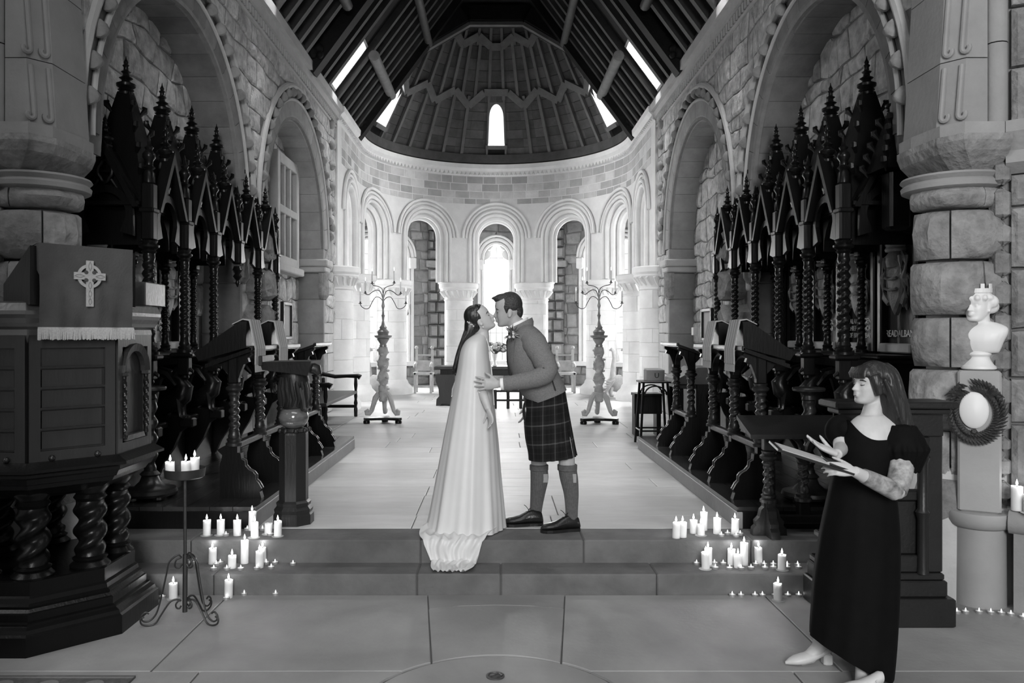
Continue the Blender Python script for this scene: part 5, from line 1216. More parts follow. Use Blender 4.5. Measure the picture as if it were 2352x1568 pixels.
# framed pictures
def picture(x, y0, y1, z0, z1, s, label):
    p = thing('framed_picture', (x, (y0+y1)/2, z0), label, 'picture')
    for a, b_, c, d in ((y0, y0+.05, z0, z1), (y1-.05, y1, z0, z1), (y0+.05, y1-.05, z0, z0+.05), (y0+.05, y1-.05, z1-.05, z1)): MB().cbox(min(x, x-s*.05), max(x, x-s*.05), a, b_, c, d, .008).build('frame', 'wood_panel', p)
    MB().box(min(x, x-s*.02), max(x, x-s*.02), y0+.05, y1-.05, z0+.05, z1-.05).build('print', 'paper', p)
picture(-2.985, 11.0, 11.5, 1.62, 2.15, -1, 'small dark framed notice on the wall beyond the left stalls')
picture(2.985, 10.9, 11.45, 1.60, 2.06, 1, 'small framed picture on the wall beyond the right stalls')
sb = thing('wall_switch_box', (2.98, 11.9, 1.68), 'little white box on the wall beside the right framed picture', 'box')
MB().cbox(2.93, 2.99, 11.85, 11.97, 1.68, 1.80, .006).build('case', 'book_white', sb)
# ------------------------------------------------------------------ tall panelled pew end at the right
pw = thing('pew_desk', (2.4, 4.85, 0), 'tall dark panelled wooden stall with a small opening behind the woman in black', 'stall')
x0, x1, yf = 1.98, 2.67, 4.62
B = lambda nm, a, b_, c, d, e, f, m='wood_stall', ch=.008: MB().cbox(a, b_, c, d, e, f, ch).build(nm, m, pw)
B('plinth', x0, x1, yf, 5.15, 0, .165); B('plinth_step', x0+.02, x1-.03, yf+.035, 5.13, .165, .26); B('plinth_mould', x0+.03, x1-.04, yf+.05, 5.12, .26, .30)
for a in (x0+.04, x1-.15): B('stile', a, a+.11, yf+.07, yf+.16, .30, 1.26)
B('top_rail', x0+.04, x1-.04, yf+.06, yf+.17, 1.10, 1.27); B('mid_rail', x0+.15, x1-.15, yf+.08, yf+.15, .72, .78); B('low_rail', x0+.15, x1-.15, yf+.07, yf+.16, .30, .40)
B('lower_panel', x0+.15, x1-.15, yf+.10, yf+.13, .40, .72)
for a in (2.32,): B('muntin', a-.03, a+.03, yf+.08, yf+.15, .40, .72)
B('lintel', x0+.15, x1-.15, yf+.09, yf+.14, .98, 1.10); B('opening_stile', 2.32, 2.38, yf+.09, yf+.14, .78, .98)
B('cap', x0-.01, x1+.02, yf+.0, yf+.26, 1.27, 1.31); B('cap_mould', x0+.02, x1-.01, yf+.03, yf+.2, 1.235, 1.27)
MB().lathe([(.035, .30), (.03, .34), (.028, .62), (.04, .66), (.028, .68), (.03, .95), (.04, .98), (.03, 1.0), (.035, 1.1)], (x1-.165, yf+.06, 0), 14).build('half_shaft', 'wood_stall', pw, smooth=True)
for y in (5.07,): B('side_panel', x1-.08, x1-.04, yf+.1, 5.12, .30, .70)
B('seat', x0+.05, x1-.05, yf+.2, 5.1, .42, .46)
# ------------------------------------------------------------------ marble bust on its plinth
bxp, byp = 3.075, 5.08
pl = thing('bust_plinth', (bxp, byp, 0), 'tall grey stone plinth with a rounded shelf below the marble bust', 'plinth')
MB().lathe([(.155, 0), (.152, .46), (.15, .50)], (bxp, byp, 0), 32).build('lower_drum', 'plinth', pl, smooth=40)
MB().lathe([(.155, .485), (.175, .50), (.19, .53), (.19, .575), (.185, .585), (.13, .59)], (bxp, byp, 0), 32).build('torus', 'plinth', pl, smooth=40)
MB().cbox(bxp-.118, bxp+.118, byp-.118, byp+.118, .588, 1.475, .012).build('upper_block', 'plinth', pl)
bu = thing('marble_bust', (bxp, byp, 1.475), 'white marble bust of a woman wearing a turreted crown', 'bust')
MB().lathe([(.085, 1.476), (.10, 1.485), (.098, 1.50), (.085, 1.51), (.065, 1.545), (.06, 1.56), (.072, 1.575), (.07, 1.585), (.05, 1.60)], (bxp, byp, 0), 24).build('socle', 'marble', bu, smooth=True)
BUST_AT = (bxp, byp)
# wreath with the oval medallion
wr = thing('wreath_medallion', (bxp, byp, 1.1), 'dark carved winged wreath around a white oval on the bust plinth', 'plaque')
wy = byp-.15; wz = 1.23
MB().lathe([(.0, 0), (.075, .0), (.08, .012), (.07, .022), (.001, .03)], (0, 0, 0), 32, Matrix(((1, 0, 0), (0, 0, -1), (0, 1.42, 0)))).build('medallion', 'marble', wr, smooth=40, loc=(bxp-.03, wy+.02, wz))
rg = random.Random(2)
for k in range(46):
    a = pi*.62+2*pi*.93*k/45; ro = 1.0
    for lay in range(2):
        r0 = .085+.028*lay; c = Vector((bxp-.02+r0*1.15*cos(a), wy+.01-.012*lay, wz-.01+r0*1.5*sin(a)))
        d = Vector((cos(a+.9), 0, sin(a+.9)))
        MB().tube([c, c+d*.025+Vector((0, -.012, 0)), c+d*.055], [.008, .016, .003], 6, flat=.6).build('leaf', 'carved_dark', wr, smooth=True)
for e in (-1, 1):
    for k in range(7):
        c = Vector((bxp-.03+e*.06, wy, wz+.09)); t = k/6
        MB().tube([c, c+Vector((e*(.03+.045*t), -.01, .045-.03*t)), c+Vector((e*(.02+.08*t), 0, .085-.09*t))], [.012, .018, .004], 6, flat=.5).build('wing_feather', 'carved_dark', wr, smooth=True)
MB().lathe([(.002, 0), (.02, .005), (.012, .015)], (0, 0, 0), 5, Matrix(((1, 0, 0), (0, 0, -1), (0, 1, 0)))).build('star', 'carved_dark', wr, loc=(bxp-.03, wy-.01, wz-.13))
pl.rotation_euler.z = wr.rotation_euler.z = math.radians(-29)
# ------------------------------------------------------------------ floor drain and carpet
dr = thing('floor_drain', (0, 3.97, 0), 'small round dark metal floor fitting in the round slab', 'floor fitting')
MB().lathe([(.046, 0), (.046, .006), (.038, .008), (.034, .002), (.002, .002)], (-.005, 3.97, 0), 24).build('rim', 'bronze', dr, smooth=40)
MB().tube([(-.03, 3.97, .006), (-.01, 3.96, .014), (.01, 3.98, .014), (.028, 3.965, .006)], .006, 6).build('pull', 'bronze', dr, smooth=True)
cp = MB().box(-6.0, -1.79, 3.0, 3.955, .0, .012).build('carpet', 'carpet', label='dark patterned carpet at the bottom left corner', cat='carpet')
MB().box(-6, -1.79, 3.925, 3.94, .0121, .014).build('border', 'embroid_dark', cp)
for k in range(9): MB().lathe([(.03, .0), (.05, .002), (.02, .003)], (-1.95-.22*k, 3.85, .012), 12).build('motif', 'embroid_dark', cp)
# ------------------------------------------------------------------ iron candle stand
ix, iy = -1.845, 4.72
cs = thing('candle_stand', (ix, iy, 0), 'black wrought-iron tripod candle stand beside the pulpit', 'candle stand')
MB().tube([(ix+.002, iy, .17), (ix, iy, .87)], .010, 8).tube([(ix, iy, .06), (ix+.002, iy, .40)], .015, 8).build('pole', 'iron', cs, smooth=True)
MB().lathe([(.10, .855), (.112, .862), (.118, .91), (.116, .912), (.108, .868), (.002, .866)], (ix, iy, 0), 32).build('tray', 'iron', cs, smooth=40)
for ang in (-2.75, -.35, 1.25):
    dx, dy = cos(ang), sin(ang); L_ = lambda pts: [(ix+dx*r, iy+dy*r, z) for r, z in interp(pts, 4)]
    MB().tube(L_([(.015, .345), (.03, .325), (.05, .33), (.055, .35), (.045, .375), (.02, .385), (.04, .40), (.085, .365), (.10, .30), (.125, .18), (.15, .085), (.175, .045), (.205, .03), (.23, .04), (.235, .065), (.215, .085), (.195, .075)]), .0055, 6).build('leg', 'iron', cs, smooth=True)
    MB().tube(L_([(.02, .10), (.03, .085), (.045, .09), (.05, .11), (.035, .13), (.02, .13), (.05, .14), (.085, .125), (.13, .06), (.16, .015), (.20, .006), (.235, .02), (.24, .05), (.22, .06)]), .0055, 6).build('lower_scroll', 'iron', cs, smooth=True)
# ------------------------------------------------------------------ candles
def pillar(x, y, z, h, r, label, group, lit=True):
    c = thing('pillar_candle', (x, y, z), label, 'candle', group)
    w = MB(); n = 18; tilt = R.uniform(-.004, .004)
    w.rings([[(x+rr*cos(2*pi*j/n)+tilt*(zz/h), y+rr*sin(2*pi*j/n), z+zz+(R.uniform(-.004, .003) if zz == h else 0)) for j in range(n)] for rr, zz in ((r, 0), (r, h*.5), (r, h), (r*.75, h-.003), (r*.3, h-.008))]).build('wax', 'wax', c, smooth=50)
    if lit:
        MB().tube([(x, y, z+h-.01), (x+.001, y, z+h+.008)], .0015, 5).build('wick', 'iron', c)
        fx = R.uniform(-.004, .004)
        MB().lathe([(.001, .004), (.0065, .012), (.0072, .018), (.004, .030), (.0008, .042)], (x, y, z+h), 10).build('flame', 'flame', c, smooth=True)
        l = bpy.data.lights.new('candle_light', 'POINT'); l.energy = CANDLE_W; l.shadow_soft_size = .012; lo = bpy.data.objects.new('candle_light', l); COL.objects.link(lo); lo.parent = c; lo.matrix_parent_inverse = Matrix.Translation(-Vector((x, y, z))); lo.location = (x, y, z+h+.045)
    if R.random() < .5: MB().lathe([(r*1.5, 0), (r*1.6, .002), (r, .003)], (x+R.uniform(-.005, .005), y-.004, z), 16).build('wax_pool', 'wax', c)
    return c
CANDLE_W = .24
def place(x, yb, zf): D = (CAMZ-zf)*F/(yb-CY); return PX(x, D), D
def row(lst, zf, place_txt, group):
    for i, it in enumerate(sorted(lst)):
        x, yb, yt = it[:3]; X, D = place(x, yb-2, zf); h = (yb-yt)/F*D
        lab = '%s white pillar candle %s, %s from the left' % ('unlit broken' if len(it) > 3 else 'lit', place_txt, ORD[i])
        pillar(X, D, zf, h, .0265, lab, group, len(it) < 4)
G1 = 'pillar candles on the chancel steps'
row([(475,1231,1196), (507,1230,1195), (545,1231,1196), (579,1219,1176), (585,1236,1201), (616,1228,1203,0), (638,1233,1198)], ZC, 'on the top step at the left', G1)
row([(488,1296,1260), (533,1306,1277), (562,1295,1242), (596,1305,1267), (603,1296,1258)], ZT, 'on the lower step at the left', G1)
row([(398,1376,1340), (525,1374,1333)], 0, 'on the nave floor at the left', G1)
row([(1553,1237,1201), (1568,1235,1200), (1593,1226,1195), (1616,1219,1177), (1610,1231,1205), (1647,1227,1191), (1688,1228,1193)], ZC, 'on the top step at the right', G1)
row([(1621,1308,1270), (1626,1299,1260), (1680,1298,1262), (1695,1305,1275), (1709,1299,1248), (1742,1296,1258), (1796,1310,1275)], ZT, 'on the lower step at the right', G1)
row([(1787,1380,1341)], 0, 'on the nave floor at the right', G1)
for dx, dy, h, nm in ((-.075, -.03, .055, 'leftmost'), (.02, -.035, .06, 'middle'), (.05, .02, .075, 'rightmost')): pillar(ix+dx, iy+dy, .868, h+.03, .026, 'short white candle on the iron stand tray, %s of three' % nm, 'candles on the iron stand')
for x, y, h, nm in ((3.205, 4.905, .15, 'taller one'), (3.235, 4.83, .11, 'shorter one')): pillar(x, y, .62, h, .033, 'thick white candle on the stone ledge at the right edge, %s' % nm, 'candles on the stone ledge')
tl_w = MB().lathe([(.0205, 0), (.0215, .014), (.021, .0145), (.020, .0135), (.002, .0132)], n=14); tl_me = tl_w.mesh('cup', 'tin', 40)
tl_wax = MB().lathe([(.019, .004), (.0195, .0140), (.002, .0155)], n=12).mesh('wax', 'wax', True)
tl_fl = MB().lathe([(.001, .015), (.0035, .018), (.004, .021), (.0022, .027), (.0005, .033)], n=8).mesh('flame', 'flame', True)
def tealight(x, y, z, label, group):
    t = thing('tealight', (x, y, z), label, 'tealight', group)
    for me, nm in ((tl_me, 'cup'), (tl_wax, 'wax'), (tl_fl, 'flame')): link(nm, me, t, (x, y, z))
TL = {('on the top step at the left', ZC): [(519,1230), (568,1217), (603,1217), (620,1229)],
 ('on the lower step at the left', ZT): [(446,1290), (497,1298), (510,1291), (491,1308), (521,1308), (553,1308), (590,1307), (614,1292), (634,1292), (623,1305), (673,1297)],
 ('on the floor beside the iron candle stand', 0): [(373,1373), (413,1361), (441,1361), (462,1361), (520,1376), (561,1366), (633,1366)],
 ('on the top step at the right', ZC): [(1657,1231), (1671,1227), (1691,1232), (1700,1228)],
 ('on the lower step at the right', ZT): [(1600,1296), (1641,1295), (1661,1296), (1643,1306), (1676,1307), (1702,1307), (1725,1306), (1736,1298), (1755,1298), (1757,1306), (1776,1298), (1776,1305), (1808,1299), (1808,1305), (1832,1299), (1834,1305), (1861,1297)],
 ('on the floor along the foot of the right steps', 0): [(1679,1366), (1699,1366), (1731,1366), (1748,1366), (1776,1366), (1806,1366), (1831,1366), (1852,1366), (1872,1366)],
 ('on the floor in front of the bust plinth', 0): [(2198,1381), (2218,1383), (2249,1387), (2276,1388), (2300,1389), (2322,1390), (2350,1399)]}
for (pt, zf), pts in TL.items():
    for i, (x, yb) in enumerate(sorted(pts)):
        X, D = place(x, yb, zf)
        if zf == 0 and 1600 < x < 1900: D = min(D, YS1-.03); 
        if x > 2100: D = (4.87, 4.87, 4.87, 4.86, 4.85, 4.83, 4.78)[i]; X = PX(x, D)
        if zf == ZT: D = min(max(D, YS1+.025), YS2-.025)
        if zf == ZC: D = max(D, YS2+.025)
        tealight(X, D, zf, 'lit tealight %s, %s from the left' % (pt, ORD[i]), 'tealights '+pt)
for k, (r_, an, z) in enumerate(((.395, 205, .604), (.395, 213, .604), (.395, 221, .604), (.395, 229, .604), (.335, 226, .843))):
    a = math.radians(an); tealight(3.12+r_*cos(a), 5.44+r_*sin(a), z, 'lit tealight on the ledge of the right pier, %s' % ('%s from the wooden stall' % ORD[k] if k < 4 else 'higher one beside the plinth'), 'tealights on the right pier ledge')
# ------------------------------------------------------------------ figures
def remesh(mb, voxel, smooth=4, name='body', m='skin', parent=None, fac=.5):
    me = bpy.data.meshes.new('tmp'); me.from_pydata(mb.v, [], mb.f)
    bm = bmesh.new(); bm.from_mesh(me); bmesh.ops.recalc_face_normals(bm, faces=bm.faces); bm.to_mesh(me); bm.free()
    o = bpy.data.objects.new('tmp', me); COL.objects.link(o)
    r = o.modifiers.new('r', 'REMESH'); r.mode = 'VOXEL'; r.voxel_size = voxel
    if smooth: s = o.modifiers.new('s', 'SMOOTH'); s.iterations = smooth; s.factor = fac
    dg = bpy.context.evaluated_depsgraph_get(); out = bpy.data.meshes.new_from_object(o.evaluated_get(dg)); bpy.data.objects.remove(o); bpy.data.meshes.remove(me)
    out.name = name; out.materials.clear(); out.materials.append(MATS[m]); out.shade_smooth(); return link(name, out, parent)
def pl_rings(secs, D, n=28, p=2.0, fold=None):
    """sections (front px, front py, back px, back py, half width, [depth]) -> rings; front/back in the profile plane"""
    rs = []; m = len(secs)
    for i, s in enumerate(secs):
        d = s[5] if len(s) > 5 else D; f = P(s[0], s[1], d); b = P(s[2], s[3], d); c = (f+b)/2; a = (f-b)/2; hw = s[4]; ring = []
        for j in range(n):
            t = 2*pi*j/n; ct, stt = cos(t), sin(t); q = (abs(ct)**p+abs(stt)**p)**(-1/p); k = 1+(fold(t, i/(m-1)) if fold else 0)
            ring.append(c+a*ct*q*k+Vector((0, -hw*stt*q*k, 0)))
        rs.append(ring)
    return rs
HEAD = [(.0, .30, .06, .10), (.03, .355, .0, .17), (.08, .375, -.08, .215), (.15, .35, -.18, .25), (.22, .355, -.26, .275), (.30, .355, -.33, .295), (.40, .36, -.40, .315), (.50, .355, -.44, .325), (.57, .375, -.46, .33), (.66, .375, -.47, .335), (.76, .35, -.465, .33), (.86, .29, -.42, .295), (.93, .20, -.34, .23), (.98, .08, -.20, .13), (1.0, -.04, -.08, .03)]
class Head:
    def __init__(s, O, fwd, up, H): s.O = Vector(O); s.f = Vector(fwd).normalized(); s.u = (Vector(up)-s.f*Vector(up).dot(s.f)).normalized(); s.w = s.u.cross(s.f); s.H = H
    def at(s, f, w, u): return s.O+(s.f*f+s.w*w+s.u*u)*s.H
    def M(s): return Matrix((s.f, s.w, s.u)).transposed()
    def add(s, mb, nose=1.0, ears=True):
        n = 28; rs = []
        for u, f, b, w in interp(HEAD, 2):
            c, a = (f+b)/2, (f-b)/2; ring = []
            for j in range(n):
                t = 2*pi*j/n; ct, stt = cos(t), sin(t); p = 2.35; q = (abs(ct)**p+abs(stt)**p)**(-1/p); x = c+a*ct*q; y = w*stt*q
                if ct > 0: # eye hollows
                    e = math.exp(-((abs(y)-.145)/.07)**2-((u-.49)/.055)**2); x -= .045*e
                    ck = math.exp(-((abs(y)-.19)/.07)**2-((u-.36)/.08)**2); x += .02*ck
                ring.append(s.at(x, y, u))
            rs.append(ring)
        mb.rings(rs)
        N = nose; mb.rings([[s.at(f+df, w, u) for df, w in ((-.09, -hw*1.3), (0, -hw*.5), (.012, 0), (0, hw*.5), (-.09, hw*1.3))] for f, u, hw in ((.365, .56, .035), (.37+.02*N, .50, .04), (.40+.03*N, .43, .05), (.43+.045*N, .37, .065), (.435+.045*N, .345, .075), (.40+.03*N, .315, .075), (.35, .30, .06))])
        mb.tube([s.at(.335, -.09, .245), s.at(.375, -.04, .262), s.at(.383, 0, .258), s.at(.375, .04, .262), s.at(.335, .09, .245)], [.006*s.H/.22, .010*s.H/.22, .010*s.H/.22, .010*s.H/.22, .006*s.H/.22], 8)
        mb.tube([s.at(.335, -.08, .235), s.at(.372, -.035, .212), s.at(.378, 0, .208), s.at(.372, .035, .212), s.at(.335, .08, .235)], [.006*s.H/.22, .011*s.H/.22, .011*s.H/.22, .011*s.H/.22, .006*s.H/.22], 8)
        for e in (-1, 1):
            mb.ball(s.at(.285, e*.145, .485), s.H*.052, 10, 8)
            if ears:
                mb.ball(s.at(-.06, e*.335, .43), s.H*.14, 10, 8, (.55, .2, 1), s.M()); mb.ball(s.at(-.035, e*.33, .32), s.H*.05, 8, 6)
        return mb
    def features(s, par, m_brow='brow'):
        for e in (-1, 1):
            MB().tube([s.at(.345, e*.06, .565), s.at(.34, e*.12, .59), s.at(.315, e*.19, .585), s.at(.27, e*.235, .56)], [.003, .0045, .004, .002], 6).build('eyebrow', m_brow, par)
            MB().tube([s.at(.325, e*.08, .475), s.at(.335, e*.13, .462), s.at(.325, e*.175, .466), s.at(.29, e*.215, .48)], [.001, .0022, .0024, .001], 6).build('eyelash', m_brow, par)
        for k, (u, d) in enumerate(((.258, .0095), (.21, .010))):
            MB().tube([s.at(.345, -.075, .25 if k == 0 else .23), s.at(.382, -.035, u+.003), s.at(.389, 0, u), s.at(.382, .035, u+.003), s.at(.345, .075, .25 if k == 0 else .23)], [.002, d*.8*s.H/.22, d*.8*s.H/.22, d*.8*s.H/.22, .002], 8).build('lip', 'lip', par, smooth=True)
def hand(mb, w, d, across, nrm, L=.18, curl=(.2, .25, .3, .4), thumb=1, spread=.06, tcurl=.3):
    """palm and five fingers: w wrist, d pointing direction, across towards the little finger, nrm palm-side normal"""
    w = Vector(w); d = Vector(d).normalized(); a = Vector(across); a = (a-d*a.dot(d)).normalized(); n = Vector(nrm); n = (n-d*n.dot(d)-a*n.dot(a)).normalized(); k = L/.18
    pal = [(0, .026, .018), (.02, .03, .017), (.05, .039, .016), (.08, .041, .014), (.095, .038, .011)]
    mb.rings([[w+d*x*k+a*hw*k*cos(2*pi*j/14)+n*ht*k*sin(2*pi*j/14) for j in range(14)] for x, hw, ht in pal])
    for i, (off, ln, r) in enumerate(((-.030, .074, .0088), (-.0105, .082, .009), (.0105, .077, .0087), (.030, .060, .0076))):
        p = w+d*.085*k+a*off*k; dirv = (d+a*spread*(i-1.5)).normalized(); pts = [p-dirv*.012*k, p]; rr = [r*k, r*k*1.05]; ang = 0
        for seg, q in enumerate((.42, .32, .26)):
            ang += curl[i]*(1.0 if seg else .8); v = dirv*cos(ang)+n*sin(ang); p = p+v*ln*q*k; pts.append(p); rr.append(r*k*(.98, .88, .62)[seg])
        mb.tube(pts, rr, 10); mb.ball(p, rr[-1]*1.0, 8, 6)
    p = w+d*.022*k-a*.026*k; dv = (d*.72-a*.62+n*.30).normalized(); pts = [w+d*.012*k-a*.012*k, p]; rr = [.013*k, .0125*k]; ang = 0
    for seg, q in enumerate((.034, .032, .026)):
        v = (dv*cos(ang)+(d*.7+n*.6).normalized()*sin(ang)).normalized(); p = p+v*q*k; pts.append(p); rr.append((.0105, .0098, .0068)[seg]*k); ang += tcurl
    mb.tube(pts, rr, 10); mb.ball(p, rr[-1], 8, 6)
    return mb
def shoe(par, heel, d, L, m='leather', label=None, hgt=1.0, pointed=False):
    heel = Vector(heel); d = Vector(d).normalized(); sd = Vector((-d.y, d.x, 0)); up = Vector((0, 0, 1))
    T = [(0, .045, .022), (.03, .075, .032), (.12, .092, .036), (.25, .098, .036), (.36, .094, .037), (.48, .078, .041), (.60, .060, .046), (.74, .050, .049), (.86, .044, .044), (.95, .036, .030), (1.0, .018, .010)]
    rs = []
    for t, h, w in T:
        h *= hgt; c = heel+d*L*t
        rs.append([c+sd*w*cos(a)*(1.0 if sin(a) < .2 else (.92-.25*sin(a)*(1 if t < .5 else .3)))+up*(.018+max(0, h*(.5+.5*sin(a)))) for a in [2*pi*j/16 for j in range(16)]])
    up_ = MB().rings(rs).build('shoe', m, par, smooth=True)
    out = [(0, .022), (.03, .034), (.15, .038), (.35, .038), (.55, .047), (.75, .053), (.88, .047), (.97, .030), (1.01, .008)]
    pl = [heel+d*L*t+sd*w for t, w in out]+[heel+d*L*t-sd*w for t, w in reversed(out)]; n = len(pl)
    MB().add(pl+[q+up*.022 for q in pl], [tuple(range(n))[::-1], tuple(range(n, 2*n))]+[(i, (i+1) % n, n+(i+1) % n, n+i) for i in range(n)]).build('sole', m, up_)
    for k in range(4):
        c = heel+d*L*(.36+.06*k)+up*(.018+(.094-.012*k)*hgt*.97); MB().tube([c-sd*.022, c+up*.006, c+sd*.022], .003, 5).build('lace', m, up_)
    c = heel+d*L*.36+up*(.02+.096*hgt); MB().tube([c, c+sd*.02+up*.02-d*.01, c+sd*.03+up*.01], .0025, 5).tube([c, c-sd*.02+up*.025+d*.02, c-sd*.03+up*.03+d*.03], .0025, 5).build('lace_bow', m, up_)
    return up_
# ================================================================== groom
GD = 5.86
gr = thing('person', (.36, 5.85, ZC), 'man in a tweed jacket and dark tartan kilt leaning forward to kiss the bride', 'person')
gh = Head((.098, GD, 1.766), (-.985, .02, -.14), (-.14, -.10, .985), .235)
b = MB(); gh.add(b, 1.0)
b.tube([gh.at(-.14, 0, .30), gh.at(-.16, 0, .10), P(1197, 752, GD), P(1205, 772, GD)], [.062, .060, .062, .075], 16)
b.rings(pl_rings(interp([(1180, 762, 1222, 758, .12), (1172, 790, 1252, 790, .17), (1174, 830, 1265, 835, .17), (1190, 875, 1278, 870, .16), (1208, 915, 1290, 900, .17), (1210, 960, 1300, 955, .17)], 2), GD))
nw = P(1146, 882, 5.59)                       # near wrist
nsh, nel = P(1226, 790, 5.67), P(1258, 852, 5.60)
b.tube([nsh, (nsh+nel)/2, nel, (nel+nw)/2, nw], [.055, .048, .043, .036, .028], 12)
hand(b, nw, P(1092, 881, 5.565)-nw, P(1120, 905, 5.60)-P(1118, 870, 5.60), (0.05, .95, 0), .19, (.06, .08, .1, .14), spread=.15, tcurl=.25)
fw = P(1211, 928, 6.04); b.tube([P(1226, 790, 6.05), P(1243, 862, 6.08), fw], [.055, .045, .028], 12)
hand(b, fw, P(1201, 968, 6.02)-fw, (0, .2, -.1), (-.6, -.6, .2), .175, (.25, .25, .3, .3), spread=.1)
LEG_A = [(1243, 960, 5.93, .085), (1240, 1010, 5.93, .075), (1237, 1050, 5.93, .060), (1238, 1075, 5.93, .056), (1239, 1100, 5.93, .058), (1235, 1135, 5.93, .046), (1231, 1170, 5.93, .037), (1229, 1195, 5.92, .035)]
LEG_B = [(1272, 960, 5.78, .085), (1290, 1010, 5.77, .075), (1301, 1050, 5.76, .060), (1303, 1075, 5.76, .058), (1307, 1100, 5.76, .057), (1312, 1135, 5.76, .045), (1313, 1170, 5.75, .037), (1313, 1200, 5.74, .035)]
for lg in (LEG_A, LEG_B): b.tube([P(x, y, d) for x, y, d, r in lg], [r for *_, r in lg], 16)
body = remesh(b, .0055, 3, 'body', 'skin_man', gr); gh.features(body, 'brow')
for lg in (LEG_A, LEG_B):
    sk = MB(); pts = [(x, y, d, r) for x, y, d, r in interp(lg[3:], 5)]; pts = [(lg[3][0], 1066, lg[3][2], lg[3][3])]+pts[2:]
    rs = []; 
    for x, y, d, r in pts:
        c = P(x, y, d); rs.append([c+Vector(((r+.006+.0012*(j % 2)*2)*cos(2*pi*j/56), (r+.006+.0012*(j % 2)*2)*sin(2*pi*j/56), 0)) for j in range(56)])
    so = sk.rings(rs).build('sock', 'sock', gr, smooth=30)
    x, y, d, r = lg[3]; c0 = P(x, 1066, d); c1 = P(x, 1080, d)
    MB().lathe([(r+.008, 0), (r+.013, .004), (r+.014, .04), (r+.010, .044)], c1, 24).build('sock_cuff', 'sock', so, smooth=True)
    q = P(x+14, 1088, d-.055); MB().cbox(-.022, .022, -.004, .004, -.065, .0, .003, Matrix.Translation(q)).build('garter_flash', 'sock_flash', so)
shoe(gr, P(1247, 1204, 5.90)*1.0-Vector((0, 0, P(1247, 1204, 5.90).z-ZC)), (-1, -.12, 0), .295); shoe(gr, Vector((P(1332, 1215, 5.72).x, 5.74, ZC)), (-.97, -.22, 0), .29)
# kilt
def kf(t, s): return (.035*s*sin(22*t) if cos(t) < .3 else .012*s*sin(5*t))
MB().rings(pl_rings(interp([(1206, 905, 1296, 885, .185), (1203, 930, 1300, 908, .19), (1203, 965, 1306, 945, .20), (1206, 1005, 1314, 990, .205), (1212, 1035, 1320, 1024, .21), (1214, 1054, 1324, 1043, .212)], 3), 5.85, 120, 2.2, kf)).build('kilt', 'tartan', gr, smooth=50)
sp = MB().ball(P(1207, 945, 5.80), .052, 14, 8, (.45, .9, 1.5)).build('sporran', 'leather', gr, smooth=True)
MB().cbox(-.02, .025, -.035, .035, -.03, .045, .01, Matrix.Translation(P(1212, 925, 5.80))).build('sporran_top', 'leather', sp)
# jacket
def jf(t, s): return .012*sin(3*t+5*s)*(.3+s)
jk = MB().rings(pl_rings(interp([(1188, 752, 1206, 740, .075), (1176, 762, 1228, 750, .15), (1166, 782, 1250, 772, .205), (1164, 805, 1265, 806, .222), (1167, 840, 1279, 846, .215), (1183, 880, 1291, 872, .20), (1200, 908, 1297, 886, .205), (1213, 927, 1300, 894, .21)], 3), GD, 48, 2.3, jf))
jk = jk.build('jacket', 'tweed', gr, smooth=True)
def sleeve(pts, rad, par, nm):
    q = interp([tuple(P(*p))+(r,) for p, r in zip(pts, rad)], 4); mb = MB(); c = [Vector(v[:3]) for v in q]; rr = [v[3]*(1+.035*sin(i*2.3)+.02*sin(i*5.1)) for i, v in enumerate(q)]
    return mb.tube(c, rr, 20).build(nm, 'tweed', par, smooth=True)
sleeve([(1216, 772, 5.70), (1228, 790, 5.665), (1246, 822, 5.62), (1258, 850, 5.60), (1238, 866, 5.59), (1205, 874, 5.60), (1176, 879, 5.595), (1158, 881, 5.60)], [.075, .088, .080, .072, .068, .060, .054, .052], jk, 'sleeve')
sleeve([(1216, 772, 6.02), (1228, 790, 6.05), (1243, 840, 6.09), (1246, 868, 6.10), (1228, 900, 6.06), (1214, 922, 6.04)], [.075, .085, .075, .068, .055, .048], jk, 'sleeve')
MB().tube([P(1164, 881, 5.60), P(1149, 882, 5.60)], [.046, .042], 18).build('shirt_cuff', 'shirt', gr, smooth=True)
MB().tube([P(1163, 893, 5.588), P(1167, 897, 5.588)], .006, 6).build('sleeve_button', 'leather', jk)
# collar, lapels, tie
cn = []
for k in range(21):
    t = 2*pi*k/20; cx_, cy_ = P(1186, 748, GD).x, GD; cn.append((t, cx_, cy_))
MB().rings([[Vector((P(1190, 748, GD).x+(.072+e)*cos(t), GD+(.070+e)*sin(t), 1.768+.032*cos(t)+z)) for e, z in ((.0, -.022), (.006, .0), (.0, .028), (-.006, .028), (-.004, -.02))] for t in [2*pi*k/24 for k in range(25)]], caps=False).build('shirt_collar', 'shirt', gr, smooth=True)
MB().rings([[Vector((P(1194, 752, GD).x+(.088+e)*cos(t), GD+(.086+e)*sin(t), 1.752+.045*cos(t)+z)) for e, z in ((.012, -.035), (.014, .0), (.002, .03), (-.006, .026), (-.004, -.03))] for t in [2*pi*k/24-2.4 for k in range(20)]], caps=False).build('jacket_collar', 'tweed', jk, smooth=True)
MB().tube([P(1172, 764, 5.84), P(1166, 785, 5.83), P(1168, 830, 5.82), P(1175, 870, 5.82)], [.02, .022, .028, .03], 8, flat=.5).build('tie', 'tweed_dark', gr, smooth=True)
for e in (-1, 1):
    yy = GD-e*.115
    MB().add([P(1180, 752, GD-e*.08), P(1166, 785, GD-e*.05), P(1170, 835, GD-e*.03), P(1178, 832, GD-e*.155), P(1182, 785, GD-e*.185), P(1192, 760, GD-e*.15)], [(0,1,2,3,4,5)]).build('lapel', 'tweed', jk)
